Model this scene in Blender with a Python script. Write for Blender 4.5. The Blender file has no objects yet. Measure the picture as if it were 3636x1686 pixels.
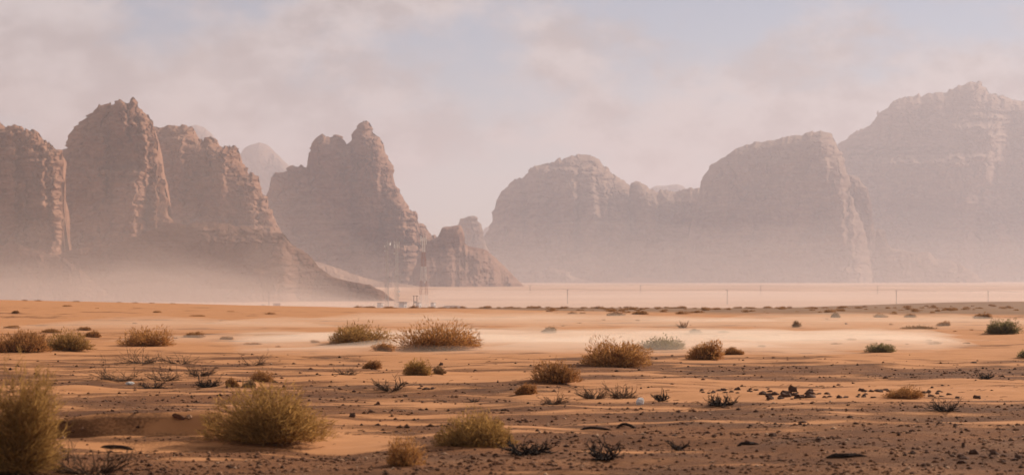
import bpy, math, random
import numpy as np
from math import radians, sin, cos, pi
from mathutils import Vector, Matrix

# ------------------------------------------------------------------ camera, sky, sun, exposure
SC = bpy.context.scene
COL = SC.collection
F = 8553.0            # focal length in photograph pixels (24 degrees across 3636 px)
CX, CY, YH = 1818.0, 843.0, 1020.0
CZ = 2.5              # eye height above the sand
PITCH = math.atan((YH - CY) / F)

cam_d = bpy.data.cameras.new('camera')
cam_d.sensor_width = 36.0
cam_d.lens = 36.0 * F / 3636.0
cam_d.clip_start = 0.5
cam_d.clip_end = 60000
cam_d.dof.use_dof = True
cam_d.dof.focus_distance = 100.0
cam_d.dof.aperture_fstop = 2.2
cam = bpy.data.objects.new('camera', cam_d)
COL.objects.link(cam)
cam.location = (0, 0, CZ)
cam.rotation_euler = (pi / 2 + PITCH, 0, 0)
SC.camera = cam

SUN_EL, SUN_AZ = radians(29), radians(44)     # azimuth counted from +X (right) towards +Y (away)
sun_vec = Vector((cos(SUN_EL) * cos(SUN_AZ), cos(SUN_EL) * sin(SUN_AZ), sin(SUN_EL)))
sun_d = bpy.data.lights.new('sun', 'SUN')
sun_d.energy = 5.0
sun_d.angle = radians(0.6)
sun_d.color = (1.0, 0.88, 0.74)
sun = bpy.data.objects.new('sun', sun_d)
COL.objects.link(sun)
sun.rotation_euler = sun_vec.to_track_quat('Z', 'Y').to_euler()
sun.location = (60, 30, 60)

world = bpy.data.worlds.new('World')
SC.world = world
world.use_nodes = True
nt = world.node_tree
nt.nodes.clear()
def N(tree, kind, **kw):
    n = tree.nodes.new(kind)
    for k, v in kw.items():
        if k.startswith('i_'):
            n.inputs[k[2:].replace('_', ' ')].default_value = v
        else:
            setattr(n, k, v)
    return n
wo = N(nt, 'ShaderNodeOutputWorld')
bg = N(nt, 'ShaderNodeBackground')
bg.inputs['Strength'].default_value = 0.05
sky = N(nt, 'ShaderNodeTexSky')
sky.sky_type = 'NISHITA'
sky.sun_disc = False
sky.sun_elevation = SUN_EL
sky.sun_rotation = pi / 2 - SUN_AZ
sky.dust_density = 0.4
sky.air_density = 0.8
sky.altitude = 1200
tc = N(nt, 'ShaderNodeTexCoord')
mp = N(nt, 'ShaderNodeMapping')
mp.inputs['Scale'].default_value = (1.0, 1.0, 1.7)
mp.inputs['Location'].default_value = (5.5, 2.2, 0.2)
nt.links.new(tc.outputs['Generated'], mp.inputs['Vector'])
n1 = N(nt, 'ShaderNodeTexNoise')
n1.inputs['Scale'].default_value = 11.0
n1.inputs['Detail'].default_value = 9.0
n1.inputs['Roughness'].default_value = 0.55
n1.inputs['Distortion'].default_value = 0.0
n2 = N(nt, 'ShaderNodeTexNoise')
n2.inputs['Scale'].default_value = 34.0
n2.inputs['Detail'].default_value = 8.0
n2.inputs['Roughness'].default_value = 0.6
n2.inputs['Distortion'].default_value = 0.0
for n in (n1, n2):
    nt.links.new(mp.outputs['Vector'], n.inputs['Vector'])
cover = N(nt, 'ShaderNodeMapRange', interpolation_type='SMOOTHSTEP')
cover.inputs['From Min'].default_value = 0.37
cover.inputs['From Max'].default_value = 0.56
nt.links.new(n1.outputs['Fac'], cover.inputs['Value'])
shade = N(nt, 'ShaderNodeMapRange', interpolation_type='SMOOTHSTEP')
shade.inputs['From Min'].default_value = 0.37
shade.inputs['From Max'].default_value = 0.63
nt.links.new(n2.outputs['Fac'], shade.inputs['Value'])
ccol = N(nt, 'ShaderNodeMix', data_type='RGBA')
ccol.inputs['A'].default_value = (5.7, 5.3, 5.45, 1)
ccol.inputs['B'].default_value = (8.7, 8.15, 8.25, 1)
nt.links.new(shade.outputs['Result'], ccol.inputs['Factor'])
smix = N(nt, 'ShaderNodeMix', data_type='RGBA')
nt.links.new(cover.outputs['Result'], smix.inputs['Factor'])
nt.links.new(sky.outputs['Color'], smix.inputs['A'])
nt.links.new(ccol.outputs['Result'], smix.inputs['B'])
nt.links.new(smix.outputs['Result'], bg.inputs['Color'])
nt.links.new(bg.outputs['Background'], wo.inputs['Surface'])

SC.view_settings.view_transform = 'Standard'
SC.view_settings.look = 'None'
SC.view_settings.gamma = 1.0
SC.view_settings.exposure = 0.5
SC.view_settings.use_curve_mapping = False
SC.render.engine = 'CYCLES'
SC.cycles.max_bounces = 6
SC.cycles.diffuse_bounces = 3
SC.cycles.volume_bounces = 1
SC.cycles.transparent_max_bounces = 8
SC.cycles.use_denoising = True

# ------------------------------------------------------------------ helpers
def at(px, py, Y):
    """World point at depth Y (metres straight ahead) seen at photograph pixel px, py."""
    u = (np.asarray(px, float) - CX) / F
    v = (CY - np.asarray(py, float)) / F
    cp, sp = cos(PITCH), sin(PITCH)
    fy = cp - v * sp
    fz = sp + v * cp
    k = Y / fy
    return u * k, Y + 0 * u, CZ + fz * k

def row_of(z, Y):
    """Photograph row of height z at depth Y."""
    a = np.arctan2(np.asarray(z) - CZ, Y) - PITCH
    return CY - F * np.tan(a)

_rs = np.random.RandomState(7)
_perm = np.concatenate([_rs.permutation(256)] * 3)
_grad = _rs.normal(size=(256, 3))
_grad /= np.linalg.norm(_grad, axis=1)[:, None]
def noise(x, y, z=0.0):
    x, y, z = np.broadcast_arrays(np.asarray(x, float), np.asarray(y, float), np.asarray(z, float))
    xi, yi, zi = np.floor(x).astype(int), np.floor(y).astype(int), np.floor(z).astype(int)
    xf, yf, zf = x - xi, y - yi, z - zi
    u, v, w = [t * t * t * (t * (t * 6 - 15) + 10) for t in (xf, yf, zf)]
    out = 0
    for dx in (0, 1):
        for dy in (0, 1):
            for dz in (0, 1):
                h = _perm[_perm[_perm[(xi + dx) & 255] + ((yi + dy) & 255)] + ((zi + dz) & 255)]
                g = _grad[h]
                d = g[..., 0] * (xf - dx) + g[..., 1] * (yf - dy) + g[..., 2] * (zf - dz)
                out = out + d * (u if dx else 1 - u) * (v if dy else 1 - v) * (w if dz else 1 - w)
    return out * 1.6
def fbm(x, y, z=0.0, oct=4, gain=0.5):
    s, a, f = 0, 1.0, 1.0
    for i in range(oct):
        s = s + a * noise(x * f + 17.3 * i, y * f - 9.1 * i, np.asarray(z) * f + 3.7 * i)
        a *= gain
        f *= 2.03
    return s
def sstep(a, b, x):
    t = np.clip((np.asarray(x, float) - a) / (b - a), 0, 1)
    return t * t * (3 - 2 * t)
def gauss(x, s):
    return np.exp(-(x / s) ** 2)

def mesh_from(name, V, Fc, smooth=False):
    me = bpy.data.meshes.new(name)
    V = np.asarray(V, np.float32)
    if isinstance(Fc, np.ndarray):
        k = Fc.shape[1]
        me.vertices.add(len(V))
        me.vertices.foreach_set('co', V.ravel())
        me.loops.add(Fc.size)
        me.loops.foreach_set('vertex_index', Fc.astype(np.int32).ravel())
        me.polygons.add(len(Fc))
        me.polygons.foreach_set('loop_start', np.arange(0, Fc.size, k, dtype=np.int32))
        me.update(calc_edges=True)
        me.validate()
    else:
        me.from_pydata([tuple(map(float, v)) for v in V], [], Fc)
        me.update()
    if smooth:
        me.polygons.foreach_set('use_smooth', np.ones(len(me.polygons), bool))
    return me
def link(name, me, mat=None, parent=None, loc=None):
    o = bpy.data.objects.new(name, me)
    COL.objects.link(o)
    if mat is not None and me is not None and not me.materials:
        me.materials.append(mat)
    if parent is not None:
        o.parent = parent
    if loc is not None:
        o.location = loc
    return o
def tag(o, label=None, cat=None, group=None, kind=None):
    if label: o['label'] = label
    if cat: o['category'] = cat
    if group: o['group'] = group
    if kind: o['kind'] = kind
    return o
def empty(name, loc, rz=0.0):
    o = bpy.data.objects.new(name, None)
    o.empty_display_size = 0.3
    COL.objects.link(o)
    o.location = loc
    o.rotation_euler = (0, 0, rz)
    return o
def grid_faces(nr, nc, off=0):
    i = np.arange(nr - 1)[:, None] * nc + np.arange(nc - 1)[None, :]
    i = i.ravel() + off
    return np.stack([i, i + 1, i + nc + 1, i + nc], 1)

class MB:
    """Collects boxes and tubes into one mesh."""
    def __init__(s):
        s.v, s.f = [], []
    def box(s, c, d, rz=0.0):
        b = len(s.v)
        for x, y, z in ((-1,-1,-1),(1,-1,-1),(1,1,-1),(-1,1,-1),(-1,-1,1),(1,-1,1),(1,1,1),(-1,1,1)):
            px, py = x * d[0] / 2, y * d[1] / 2
            s.v.append((c[0] + px * cos(rz) - py * sin(rz), c[1] + px * sin(rz) + py * cos(rz), c[2] + z * d[2] / 2))
        for q in ((0,3,2,1),(4,5,6,7),(0,1,5,4),(1,2,6,5),(2,3,7,6),(3,0,4,7)):
            s.f.append(tuple(b + k for k in q))
        return s
    def tube(s, pts, rad, n=6, cap=True):
        pts = [Vector(p) for p in pts]
        if not hasattr(rad, '__len__'): rad = [rad] * len(pts)
        b = len(s.v)
        for i, p in enumerate(pts):
            t = (pts[min(i + 1, len(pts) - 1)] - pts[max(i - 1, 0)]).normalized()
            a = t.cross(Vector((0.31, 0.22, 0.92)) if abs(t.z) < 0.8 else Vector((1, 0.1, 0))).normalized()
            c = t.cross(a)
            for k in range(n):
                w = 2 * pi * k / n
                s.v.append(tuple(p + (a * cos(w) + c * sin(w)) * rad[i]))
        for i in range(len(pts) - 1):
            for k in range(n):
                k2 = (k + 1) % n
                s.f.append((b + i * n + k, b + i * n + k2, b + (i + 1) * n + k2, b + (i + 1) * n + k))
        if cap:
            s.f.append(tuple(b + k for k in range(n))[::-1])
            s.f.append(tuple(b + (len(pts) - 1) * n + k for k in range(n)))
        return s
    def mesh(s, name, smooth=False):
        return mesh_from(name, np.array(s.v), s.f, smooth)
    def build(s, name, mat, parent=None, smooth=False):
        return link(name, s.mesh(name, smooth), mat, parent)

# ------------------------------------------------------------------ materials
def new_mat(name):
    m = bpy.data.materials.new(name)
    m.use_nodes = True
    t = m.node_tree
    b = t.nodes['Principled BSDF']
    b.inputs['Roughness'].default_value = 0.95
    b.inputs['Specular IOR Level'].default_value = 0.1
    return m, t, b
def ramp(t, fac, stops):
    r = N(t, 'ShaderNodeValToRGB')
    els = r.color_ramp.elements
    while len(els) < len(stops): els.new(0.5)
    for e, (p, c) in zip(els, stops):
        e.position = p
        e.color = (c[0], c[1], c[2], 1) if hasattr(c, '__len__') else (c, c, c, 1)
    t.links.new(fac, r.inputs['Fac'])
    return r.outputs['Color']
def mix(t, fac, a, b, mode='MIX'):
    m = N(t, 'ShaderNodeMix', data_type='RGBA', blend_type=mode)
    for k, v in (('Factor', fac), ('A', a), ('B', b)):
        if isinstance(v, bpy.types.NodeSocket):
            t.links.new(v, m.inputs[k])
        elif k == 'Factor':
            m.inputs[k].default_value = v
        else:
            m.inputs[k].default_value = (v[0], v[1], v[2], 1)
    return m.outputs['Result']
def tnoise(t, vec, scale, detail=6, rough=0.6, dist=0.0):
    n = N(t, 'ShaderNodeTexNoise')
    n.inputs['Scale'].default_value = scale
    n.inputs['Detail'].default_value = detail
    n.inputs['Roughness'].default_value = rough
    n.inputs['Distortion'].default_value = dist
    t.links.new(vec, n.inputs['Vector'])
    return n.outputs['Fac']
def tbump(t, h, strength, dist, bsdf):
    b = N(t, 'ShaderNodeBump')
    b.inputs['Strength'].default_value = strength
    b.inputs['Distance'].default_value = dist
    t.links.new(h, b.inputs['Height'])
    t.links.new(b.outputs['Normal'], bsdf.inputs['Normal'])
def plain_mat(name, col, var=0.25, scale=8.0, rough=0.9):
    m, t, b = new_mat(name)
    c = N(t, 'ShaderNodeTexCoord')
    n = tnoise(t, c.outputs['Object'], scale)
    lo = [x * (1 - var) for x in col]
    hi = [x * (1 + var) for x in col]
    t.links.new(ramp(t, n, [(0.3, lo), (0.7, hi)]), b.inputs['Base Color'])
    b.inputs['Roughness'].default_value = rough
    return m

# sand and gravel ground: masks are where sand and stones really lie
m_ground, t, b = new_mat('desert_ground')
tcn = N(t, 'ShaderNodeTexCoord')
P = tcn.outputs['Object']
att = N(t, 'ShaderNodeAttribute', attribute_name='cover')
sep = N(t, 'ShaderNodeSeparateColor')
t.links.new(att.outputs['Color'], sep.inputs['Color'])
na = tnoise(t, P, 0.9, 8, 0.62)
nb = tnoise(t, P, 19.0, 8, 0.8)
nc = tnoise(t, P, 0.12, 4, 0.5)
nd = tnoise(t, P, 0.45, 7, 0.7)
sand = ramp(t, na, [(0.3, (0.37, 0.152, 0.052)), (0.7, (0.485, 0.210, 0.078))])
sand = mix(t, nc, sand, mix(t, 0.5, sand, (0.44, 0.225, 0.11)))
stone = ramp(t, nb, [(0.34, (0.034, 0.014, 0.007)), (0.48, (0.150, 0.056, 0.019)), (0.66, (0.30, 0.122, 0.042))])
ne = tnoise(t, P, 0.28, 6, 0.65, 0.6)
stone = mix(t, ramp(t, ne, [(0.40, 0.75), (0.58, 0.0)]), stone, (0.085, 0.034, 0.014))
stone = mix(t, ramp(t, nd, [(0.52, 0.0), (0.72, 0.55)]), stone, (0.35, 0.175, 0.085))
madd = N(t, 'ShaderNodeMath', operation='MULTIPLY_ADD')
t.links.new(nb, madd.inputs[0]); madd.inputs[1].default_value = 1.3
t.links.new(sep.outputs['Red'], madd.inputs[2])
gm = N(t, 'ShaderNodeMapRange', interpolation_type='SMOOTHSTEP')
gm.inputs['From Min'].default_value = 0.90
gm.inputs['From Max'].default_value = 1.30
t.links.new(madd.outputs[0], gm.inputs['Value'])
c1 = mix(t, gm.outputs['Result'], sand, stone)
plainc = ramp(t, tnoise(t, P, 0.004, 6, 0.6), [(0.3, (0.40, 0.22, 0.135)), (0.7, (0.56, 0.35, 0.23))])
c2 = mix(t, sep.outputs['Green'], c1, plainc)
scrubc = ramp(t, tnoise(t, P, 0.16, 6, 0.7), [(0.3, (0.13, 0.068, 0.035)), (0.7, (0.28, 0.148, 0.072))])
c3 = mix(t, sep.outputs['Blue'], c2, scrubc)
t.links.new(c3, b.inputs['Base Color'])
hb = N(t, 'ShaderNodeMath', operation='MULTIPLY_ADD')
t.links.new(nb, hb.inputs[0])
t.links.new(gm.outputs['Result'], hb.inputs[1])
hm = N(t, 'ShaderNodeMath', operation='MULTIPLY')
t.links.new(na, hm.inputs[0]); hm.inputs[1].default_value = 0.8
t.links.new(hm.outputs[0], hb.inputs[2])
tbump(t, hb.outputs[0], 0.8, 0.025, b)

def rock_mat(name, lo, mid, hi, px):
    """Layered sandstone; px is the size in metres of a photograph pixel at its distance."""
    m, t, b = new_mat(name)
    c = N(t, 'ShaderNodeTexCoord')
    mp = N(t, 'ShaderNodeMapping')
    mp.inputs['Scale'].default_value = (0.016 / px, 0.016 / px, 0.075 / px)
    t.links.new(c.outputs['Object'], mp.inputs['Vector'])
    strata = tnoise(t, mp.outputs['Vector'], 1.0, 6, 0.65, 0.5)
    mv = N(t, 'ShaderNodeMapping')
    mv.inputs['Scale'].default_value = (0.10 / px, 0.10 / px, 0.014 / px)
    t.links.new(c.outputs['Object'], mv.inputs['Vector'])
    streak = tnoise(t, mv.outputs['Vector'], 1.0, 5, 0.6, 0.3)
    blot = tnoise(t, c.outputs['Object'], 0.02 / px, 6, 0.6)
    col = ramp(t, strata, [(0.22, lo), (0.5, mid), (0.82, hi)])
    col = mix(t, ramp(t, streak, [(0.45, 0.0), (0.75, 0.55)]), col, lo)
    col = mix(t, ramp(t, blot, [(0.4, 0.0), (0.75, 0.5)]), col, hi)
    t.links.new(col, b.inputs['Base Color'])
    ad = N(t, 'ShaderNodeMath', operation='ADD')
    t.links.new(strata, ad.inputs[0]); t.links.new(streak, ad.inputs[1])
    tbump(t, ad.outputs[0], 0.7, 5 * px, b)
    return m

def foliage_mat(name, lo, hi, trans=0.42):
    m, t, b = new_mat(name)
    geo = N(t, 'ShaderNodeNewGeometry')
    c = ramp(t, geo.outputs['Random Per Island'], [(0.0, lo), (0.75, hi), (1.0, [min(1, x * 1.35) for x in hi])])
    t.links.new(c, b.inputs['Base Color'])
    tr = N(t, 'ShaderNodeBsdfTranslucent')
    t.links.new(c, tr.inputs['Color'])
    ms = N(t, 'ShaderNodeMixShader')
    ms.inputs[0].default_value = trans
    t.links.new(b.outputs[0], ms.inputs[1])
    t.links.new(tr.outputs[0], ms.inputs[2])
    t.links.new(ms.outputs[0], t.nodes['Material Output'].inputs['Surface'])
    return m
FOL = {
    'olive': foliage_mat('olive_twigs', (0.21, 0.114, 0.036), (0.42, 0.236, 0.076)),
    'gold': foliage_mat('golden_twigs', (0.25, 0.118, 0.038), (0.50, 0.245, 0.080)),
    'brown': foliage_mat('brown_twigs', (0.20, 0.093, 0.033), (0.41, 0.195, 0.070)),
    'green': foliage_mat('grey_green_twigs', (0.14, 0.105, 0.048), (0.29, 0.225, 0.105)),
    'dry': foliage_mat('dry_pale_twigs', (0.20, 0.115, 0.055), (0.38, 0.235, 0.115), 0.2),
}
m_stem = plain_mat('woody_stem', (0.16, 0.09, 0.045), 0.35, 20)
m_deadwood = plain_mat('dead_wood', (0.10, 0.058, 0.034), 0.45, 12)
m_palewood = plain_mat('bleached_wood', (0.36, 0.24, 0.15), 0.3, 12)
m_burnt = plain_mat('charred_wood', (0.035, 0.022, 0.016), 0.4, 15)
m_stone = plain_mat('brown_stone', (0.14, 0.065, 0.036), 0.45, 14)
m_clod = plain_mat('dark_clod', (0.080, 0.038, 0.023), 0.45, 16)
m_pale = plain_mat('pale_stone', (0.32, 0.175, 0.095), 0.3, 14)
m_white = plain_mat('white_plastic', (0.78, 0.74, 0.68), 0.06, 10, 0.5)
m_steel = plain_mat('galvanised_steel', (0.55, 0.52, 0.49), 0.12, 2, 0.55)
m_cabin = plain_mat('white_painted_panel', (0.75, 0.72, 0.68), 0.08, 1.5, 0.6)
m_roof = plain_mat('grey_roof_sheet', (0.30, 0.27, 0.25), 0.15, 1.5, 0.7)
m_pole = plain_mat('weathered_pole', (0.12, 0.09, 0.07), 0.2, 3)
m_shed = plain_mat('reddish_shed', (0.34, 0.16, 0.12), 0.15, 1.0)
m_tent = plain_mat('brown_canvas', (0.16, 0.11, 0.085), 0.2, 1.0)
m_band, t, b = new_mat('red_white_bands')
c = N(t, 'ShaderNodeTexCoord')
sx = N(t, 'ShaderNodeSeparateXYZ')
t.links.new(c.outputs['Object'], sx.inputs[0])
wv = N(t, 'ShaderNodeMath', operation='MULTIPLY'); wv.inputs[1].default_value = 1 / 16.2
t.links.new(sx.outputs['Z'], wv.inputs[0])
fr = N(t, 'ShaderNodeMath', operation='FRACT'); t.links.new(wv.outputs[0], fr.inputs[0])
gt = N(t, 'ShaderNodeMath', operation='GREATER_THAN'); gt.inputs[1].default_value = 0.5
t.links.new(fr.outputs[0], gt.inputs[0])
t.links.new(mix(t, gt.outputs[0], (0.78, 0.75, 0.70), (0.40, 0.23, 0.185)), b.inputs['Base Color'])

# ------------------------------------------------------------------ terrain
_pY = np.array([-400, 0, 250, 400, 600, 700, 850, 1000, 1370, 1600, 1900, 2500, 3300, 4200, 5500, 7000, 9000, 12000, 17000.])
_pz = np.array([0, 0, 0, -1.0, -2.7, -3.5, -5.2, -6.6, -9.6, -10.4, -9.4, -6.3, 0.5, 6.0, 11.5, 18.0, 24.0, 30.0, 36.0])
_tY = np.linspace(-400, 17000, 17401)
_tz = np.interp(_tY, _pY, _pz)
_k = np.hanning(121); _k /= _k.sum()
_tz = np.convolve(np.pad(_tz, 60, mode='edge'), _k, mode='valid')

# mounds: (px, py of its foot, half width m, half depth m, height m, tail to the left m)
MOUNDS = []
def terrain(X, Y, small=True):
    X = np.asarray(X, float); Y = np.asarray(Y, float)
    z = np.interp(Y, _tY, _tz)
    # long dune at the left, its crest hides the valley floor
    z = z + (0.18 + 1.10 * np.clip((-X - 14) / 50.0, 0, 1.15)) * sstep(-2, -26, X) * gauss(Y - 300, 75)
    # gravel rise at the right
    z = z + 2.9 * sstep(70, 200, X) * gauss(Y - 850, 170)
    near = sstep(420, 150, Y)
    z = z + near * (0.10 * noise(X / 13.0, Y / 11.0, 4.2) + 0.05 * noise(X / 5.0, Y / 6.0, 8.8)) * sstep(22, 34, Y)
    far = sstep(300, 700, Y) * sstep(3500, 1500, Y)
    z = z + far * 0.5 * noise(X / 70.0, Y / 160.0, 1.7)
    if small:
        nn = sstep(130, 70, Y) * sstep(18, 30, Y)
        z = z + nn * (0.075 * noise(X / 2.3, Y / 2.0, 2.5) + 0.024 * noise(X / 0.9, Y / 0.8, 6.5))
    for (mx, my, hw, hd, h, tail) in MOUNDS:
        if Y.ndim and (my < Y.min() - 9 or my > Y.max() + 9): continue
        dx = X - mx
        sx_ = np.where(dx < 0, hw + tail, hw)
        z = z + h * np.exp(-(dx / sx_) ** 2 - ((Y - my) / hd) ** 2)
    # sand drift with a steep near face, left foreground
    cr = 39.7 + 0.30 * noise(X / 2.5, 0.3, 5.1)
    pf = np.where(Y < cr, np.clip(1 - (cr - Y) / 0.34, 0, 1), np.exp(-((Y - cr) / 2.2) ** 2))
    z = z + 0.35 * pf * sstep(-9.5, -6.6, X) * sstep(-3.4, -5.0, X)
    return z
def ground_point(px, py):
    """Where the line of sight through a pixel meets the ground."""
    Ys = np.concatenate([np.arange(26, 140, 0.1), np.arange(140, 1200, 0.8), np.arange(1200, 9000, 8)])
    x, y, z = at(px, py, Ys)
    g = terrain(x, y)
    hit = np.nonzero(z <= g)[0]
    i = hit[0] if len(hit) else len(Ys) - 1
    return Vector((float(x[i]), float(Ys[i]), float(g[i])))
def ground_at(px, Y):
    """Ground point on pixel column px at distance Y."""
    x = (px - CX) / F * Y
    return Vector((x, Y, float(terrain(np.array([x]), np.array([float(Y)]))[0])))

# bushes: px of centre, row of the foot, width px, height px, kind, density, label
BUSHES = [
 (55, 1672, 300, 335, 'olive', 3.2, 'tall olive bush filling the bottom left corner, cut by the frame edge'),
 (945, 1562, 395, 190, 'olive', 3.0, 'broad olive bush on a sand drift in the left foreground'),
 (1685, 1582, 245, 110, 'olive', 2.4, 'rounded dark olive bush in the central foreground with shadow to its left'),
 (1440, 1652, 125, 112, 'gold', 0.45, 'sparse upright straw coloured shrub at bottom centre of the foreground'),
 (1975, 1357, 152, 74, 'brown', 1.3, 'brown dome of upright twigs in front of the large golden bush'),
 (2190, 1301, 215, 92, 'gold', 2.2, 'large golden brown leafy bush right of centre on a sand ledge'),
 (1868, 1398, 66, 36, 'brown', 0.8, 'small dark brown bush below and left of the brown twiggy dome'),
 (1483, 1331, 86, 52, 'olive', 1.0, 'compact dark bush on smooth orange sand left of centre'),
 (1322, 1309, 56, 30, 'brown', 0.6, 'small windswept brown bush leaning right on orange sand'),
 (1560, 1327, 44, 28, 'dry', 0.25, 'pale dry tuft just right of the compact dark bush'),
 (1560, 1238, 262, 92, 'gold', 2.2, 'largest golden bush half veiled by the low blowing dust'),
 (1280, 1222, 205, 68, 'olive', 1.7, 'wide olive bush in blowing dust left of the largest golden bush'),
 (1362, 1246, 72, 31, 'gold', 0.5, 'small pale bush in dust between the two wide bushes'),
 (2605, 1258, 60, 25, 'brown', 0.6, 'small round brown bush standing alone in pale sand right of centre'),
 (2505, 1275, 115, 63, 'gold', 1.3, 'pointed golden bush at the edge of the dusty sand'),
 (2352, 1238, 150, 40, 'green', 1.0, 'grey green low bush faded by dust behind the golden bushes'),
 (3126, 1249, 90, 30, 'green', 0.9, 'low grey green cushion bush on pale sand at right'),
 (3560, 1184, 105, 50, 'green', 1.3, 'rounded grey green bush near the right edge'),
 (3665, 1268, 90, 45, 'green', 0.8, 'bush cut by the right frame edge with long shadow'),
 (80, 1248, 165, 70, 'brown', 1.5, 'wide brown bush on a sand bank at the left edge'),
 (-6, 1250, 50, 42, 'brown', 0.6, 'sliver of a bush cut by the left frame edge in the middle distance'),
 (240, 1242, 150, 66, 'olive', 1.4, 'dark olive bush second from the left on the pale sand'),
 (520, 1226, 170, 64, 'gold', 1.2, 'dusty pale bush with long sand tail at left'),
 (328, 1197, 52, 22, 'brown', 0.5, 'small brown bush beyond the dark olive bush at left'),
 (690, 1197, 62, 19, 'brown', 0.5, 'flat small bush right of the dusty pale bush'),
 (805, 1204, 42, 10, 'brown', 0.3, 'very low tuft on pale sand between left and centre bushes'),
 (2185, 1121, 56, 15, 'brown', 0.5, 'small brown bush at the near edge of the distant scrub band'),
 (2272, 1116, 46, 12, 'brown', 0.4, 'smaller bush right beside the one edging the distant scrub band'),
 (3128, 1127, 44, 13, 'brown', 0.4, 'distant brown bush on the sand edge right of centre'),
 (3232, 1127, 36, 12, 'brown', 0.35, 'distant bush between two others along the right sand edge'),
 (3488, 1131, 58, 18, 'brown', 0.5, 'distant dark bush left of the rounded grey green bush'),
 (2968, 1128, 30, 18, 'dry', 0.3, 'thin pale upright shrub far off near the right sand edge'),
 (3350, 1157, 42, 16, 'brown', 0.35, 'small low shrub on sand left of the rounded grey green bush'),
 (825, 1372, 42, 30, 'brown', 0.45, 'small reddish tuft behind the broad olive bush'),
 (885, 1374, 44, 26, 'dry', 0.3, 'faint dry tuft right of the reddish tuft'),
 (3212, 1412, 118, 38, 'brown', 0.9, 'low spreading dark brown bush among the dark clods at right'),
 (2470, 1182, 40, 14, 'dry', 0.3, 'small dry shrub in sand behind the pointed golden bush'),
 (2570, 1182, 36, 8, 'dry', 0.25, 'flat dry tuft far off right of the pointed golden bush'),
 (1950, 1182, 48, 22, 'dry', 0.3, 'pale leafless shrub in dusty sand behind the large golden bush'),
 (300, 1172, 44, 12, 'brown', 0.35, 'low dark tuft on the left sand plain'),
 (180, 1180, 56, 13, 'brown', 0.35, 'low dark mound of twigs left of the low dark tuft'),
 (44, 1165, 46, 9, 'brown', 0.3, 'flat dark tuft near the left edge on the sand plain'),
 (55, 1112, 22, 9, 'brown', 0.25, 'tiny dark shrub on the left dune slope'),
 (3260, 1168, 110, 12, 'dry', 0.35, 'long low strip of dry stems on pale sand at right'),
 (2830, 1162, 30, 22, 'dry', 0.2, 'thin forked dry shrub on pale sand right of centre'),
 (930, 1355, 76, 44, 'brown', 0.35, 'thin see-through shrub above the broad olive bush'),
]
for (px, py, w, h, kind, dens, lab) in BUSHES:
    gp = ground_point(px, py)
    s = gp.y / F
    if gp.y < 200:
        MOUNDS.append((gp.x - 0.15 * w * s, gp.y + 0.1, 0.55 * w * s, 0.9 + 0.012 * gp.y, min(0.16, 0.13 * h * s + 0.02), 0.7 * w * s))

def cover_masks(X, Y):
    px = CX + F * X / np.maximum(Y, 10)
    py = YH + F * CZ / np.maximum(Y, 10)
    n = 0.75 * fbm(X / 8.0, Y / 4.5, 3.3, 4, 0.6) + 0.75 * fbm(X / 2.2, Y / 1.1, 8.3, 4, 0.65)
    bias = np.interp(py, [1100, 1180, 1235, 1262, 1300, 1340, 1400, 1470, 1560, 1700],
                         [-0.42, -0.30, -0.40, -0.30, -0.02, 0.03, 0.02, 0.16, 0.12, 0.22])
    bias = bias + 0.16 * sstep(2000, 3000, px) * sstep(1430, 1500, py)
    bias = bias + 0.30 * sstep(1290, 1310, py) * sstep(1350, 1330, py) * sstep(1750, 2200, px)
    bias = bias - 0.55 * sstep(1345, 1362, py) * sstep(1430, 1405, py) * sstep(1700, 2300, px)
    bias = bias - 0.60 * sstep(1310, 1325, py) * sstep(1378, 1358, py) * sstep(1100, 1300, px) * sstep(2050, 1800, px)
    bias = bias + 0.35 * gauss(px - 520, 330) * gauss(py - 1440, 42)
    bias = bias - 0.85 * gauss(px - 1250, 190) * gauss(py - 1560, 26)
    bias = bias - 0.70 * sstep(60, 180, px) * sstep(860, 700, px) * gauss(py - 1520, 40)
    bias = bias + 0.30 * gauss(px - 250, 420) * gauss(py - 1205, 24)
    g = np.clip(0.47 + 0.50 * n + bias, 0, 0.93)
    st = fbm(X / 5.0, Y / 0.9, 15.3, 3, 0.55)
    g = np.clip(g - 0.30 * sstep(0.15, 0.55, st) * sstep(1285, 1330, py) + 0.22 * sstep(0.2, 0.6, -st) * sstep(1285, 1330, py), 0, 0.96)
    g = g * sstep(330, 230, Y)
    plain = sstep(900, 1500, Y)
    sc = fbm(X / 26.0, Y / 60.0, 9.1, 4)
    scrub = sstep(222, 262, Y * (1 + 0.12 * sc) - 200 * sstep(14, -20, X) + 40 * sstep(20, 55, X)) * sstep(1300, 950, Y) * sstep(-75, -10, X)
    return g, plain, 0.95 * scrub

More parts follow.
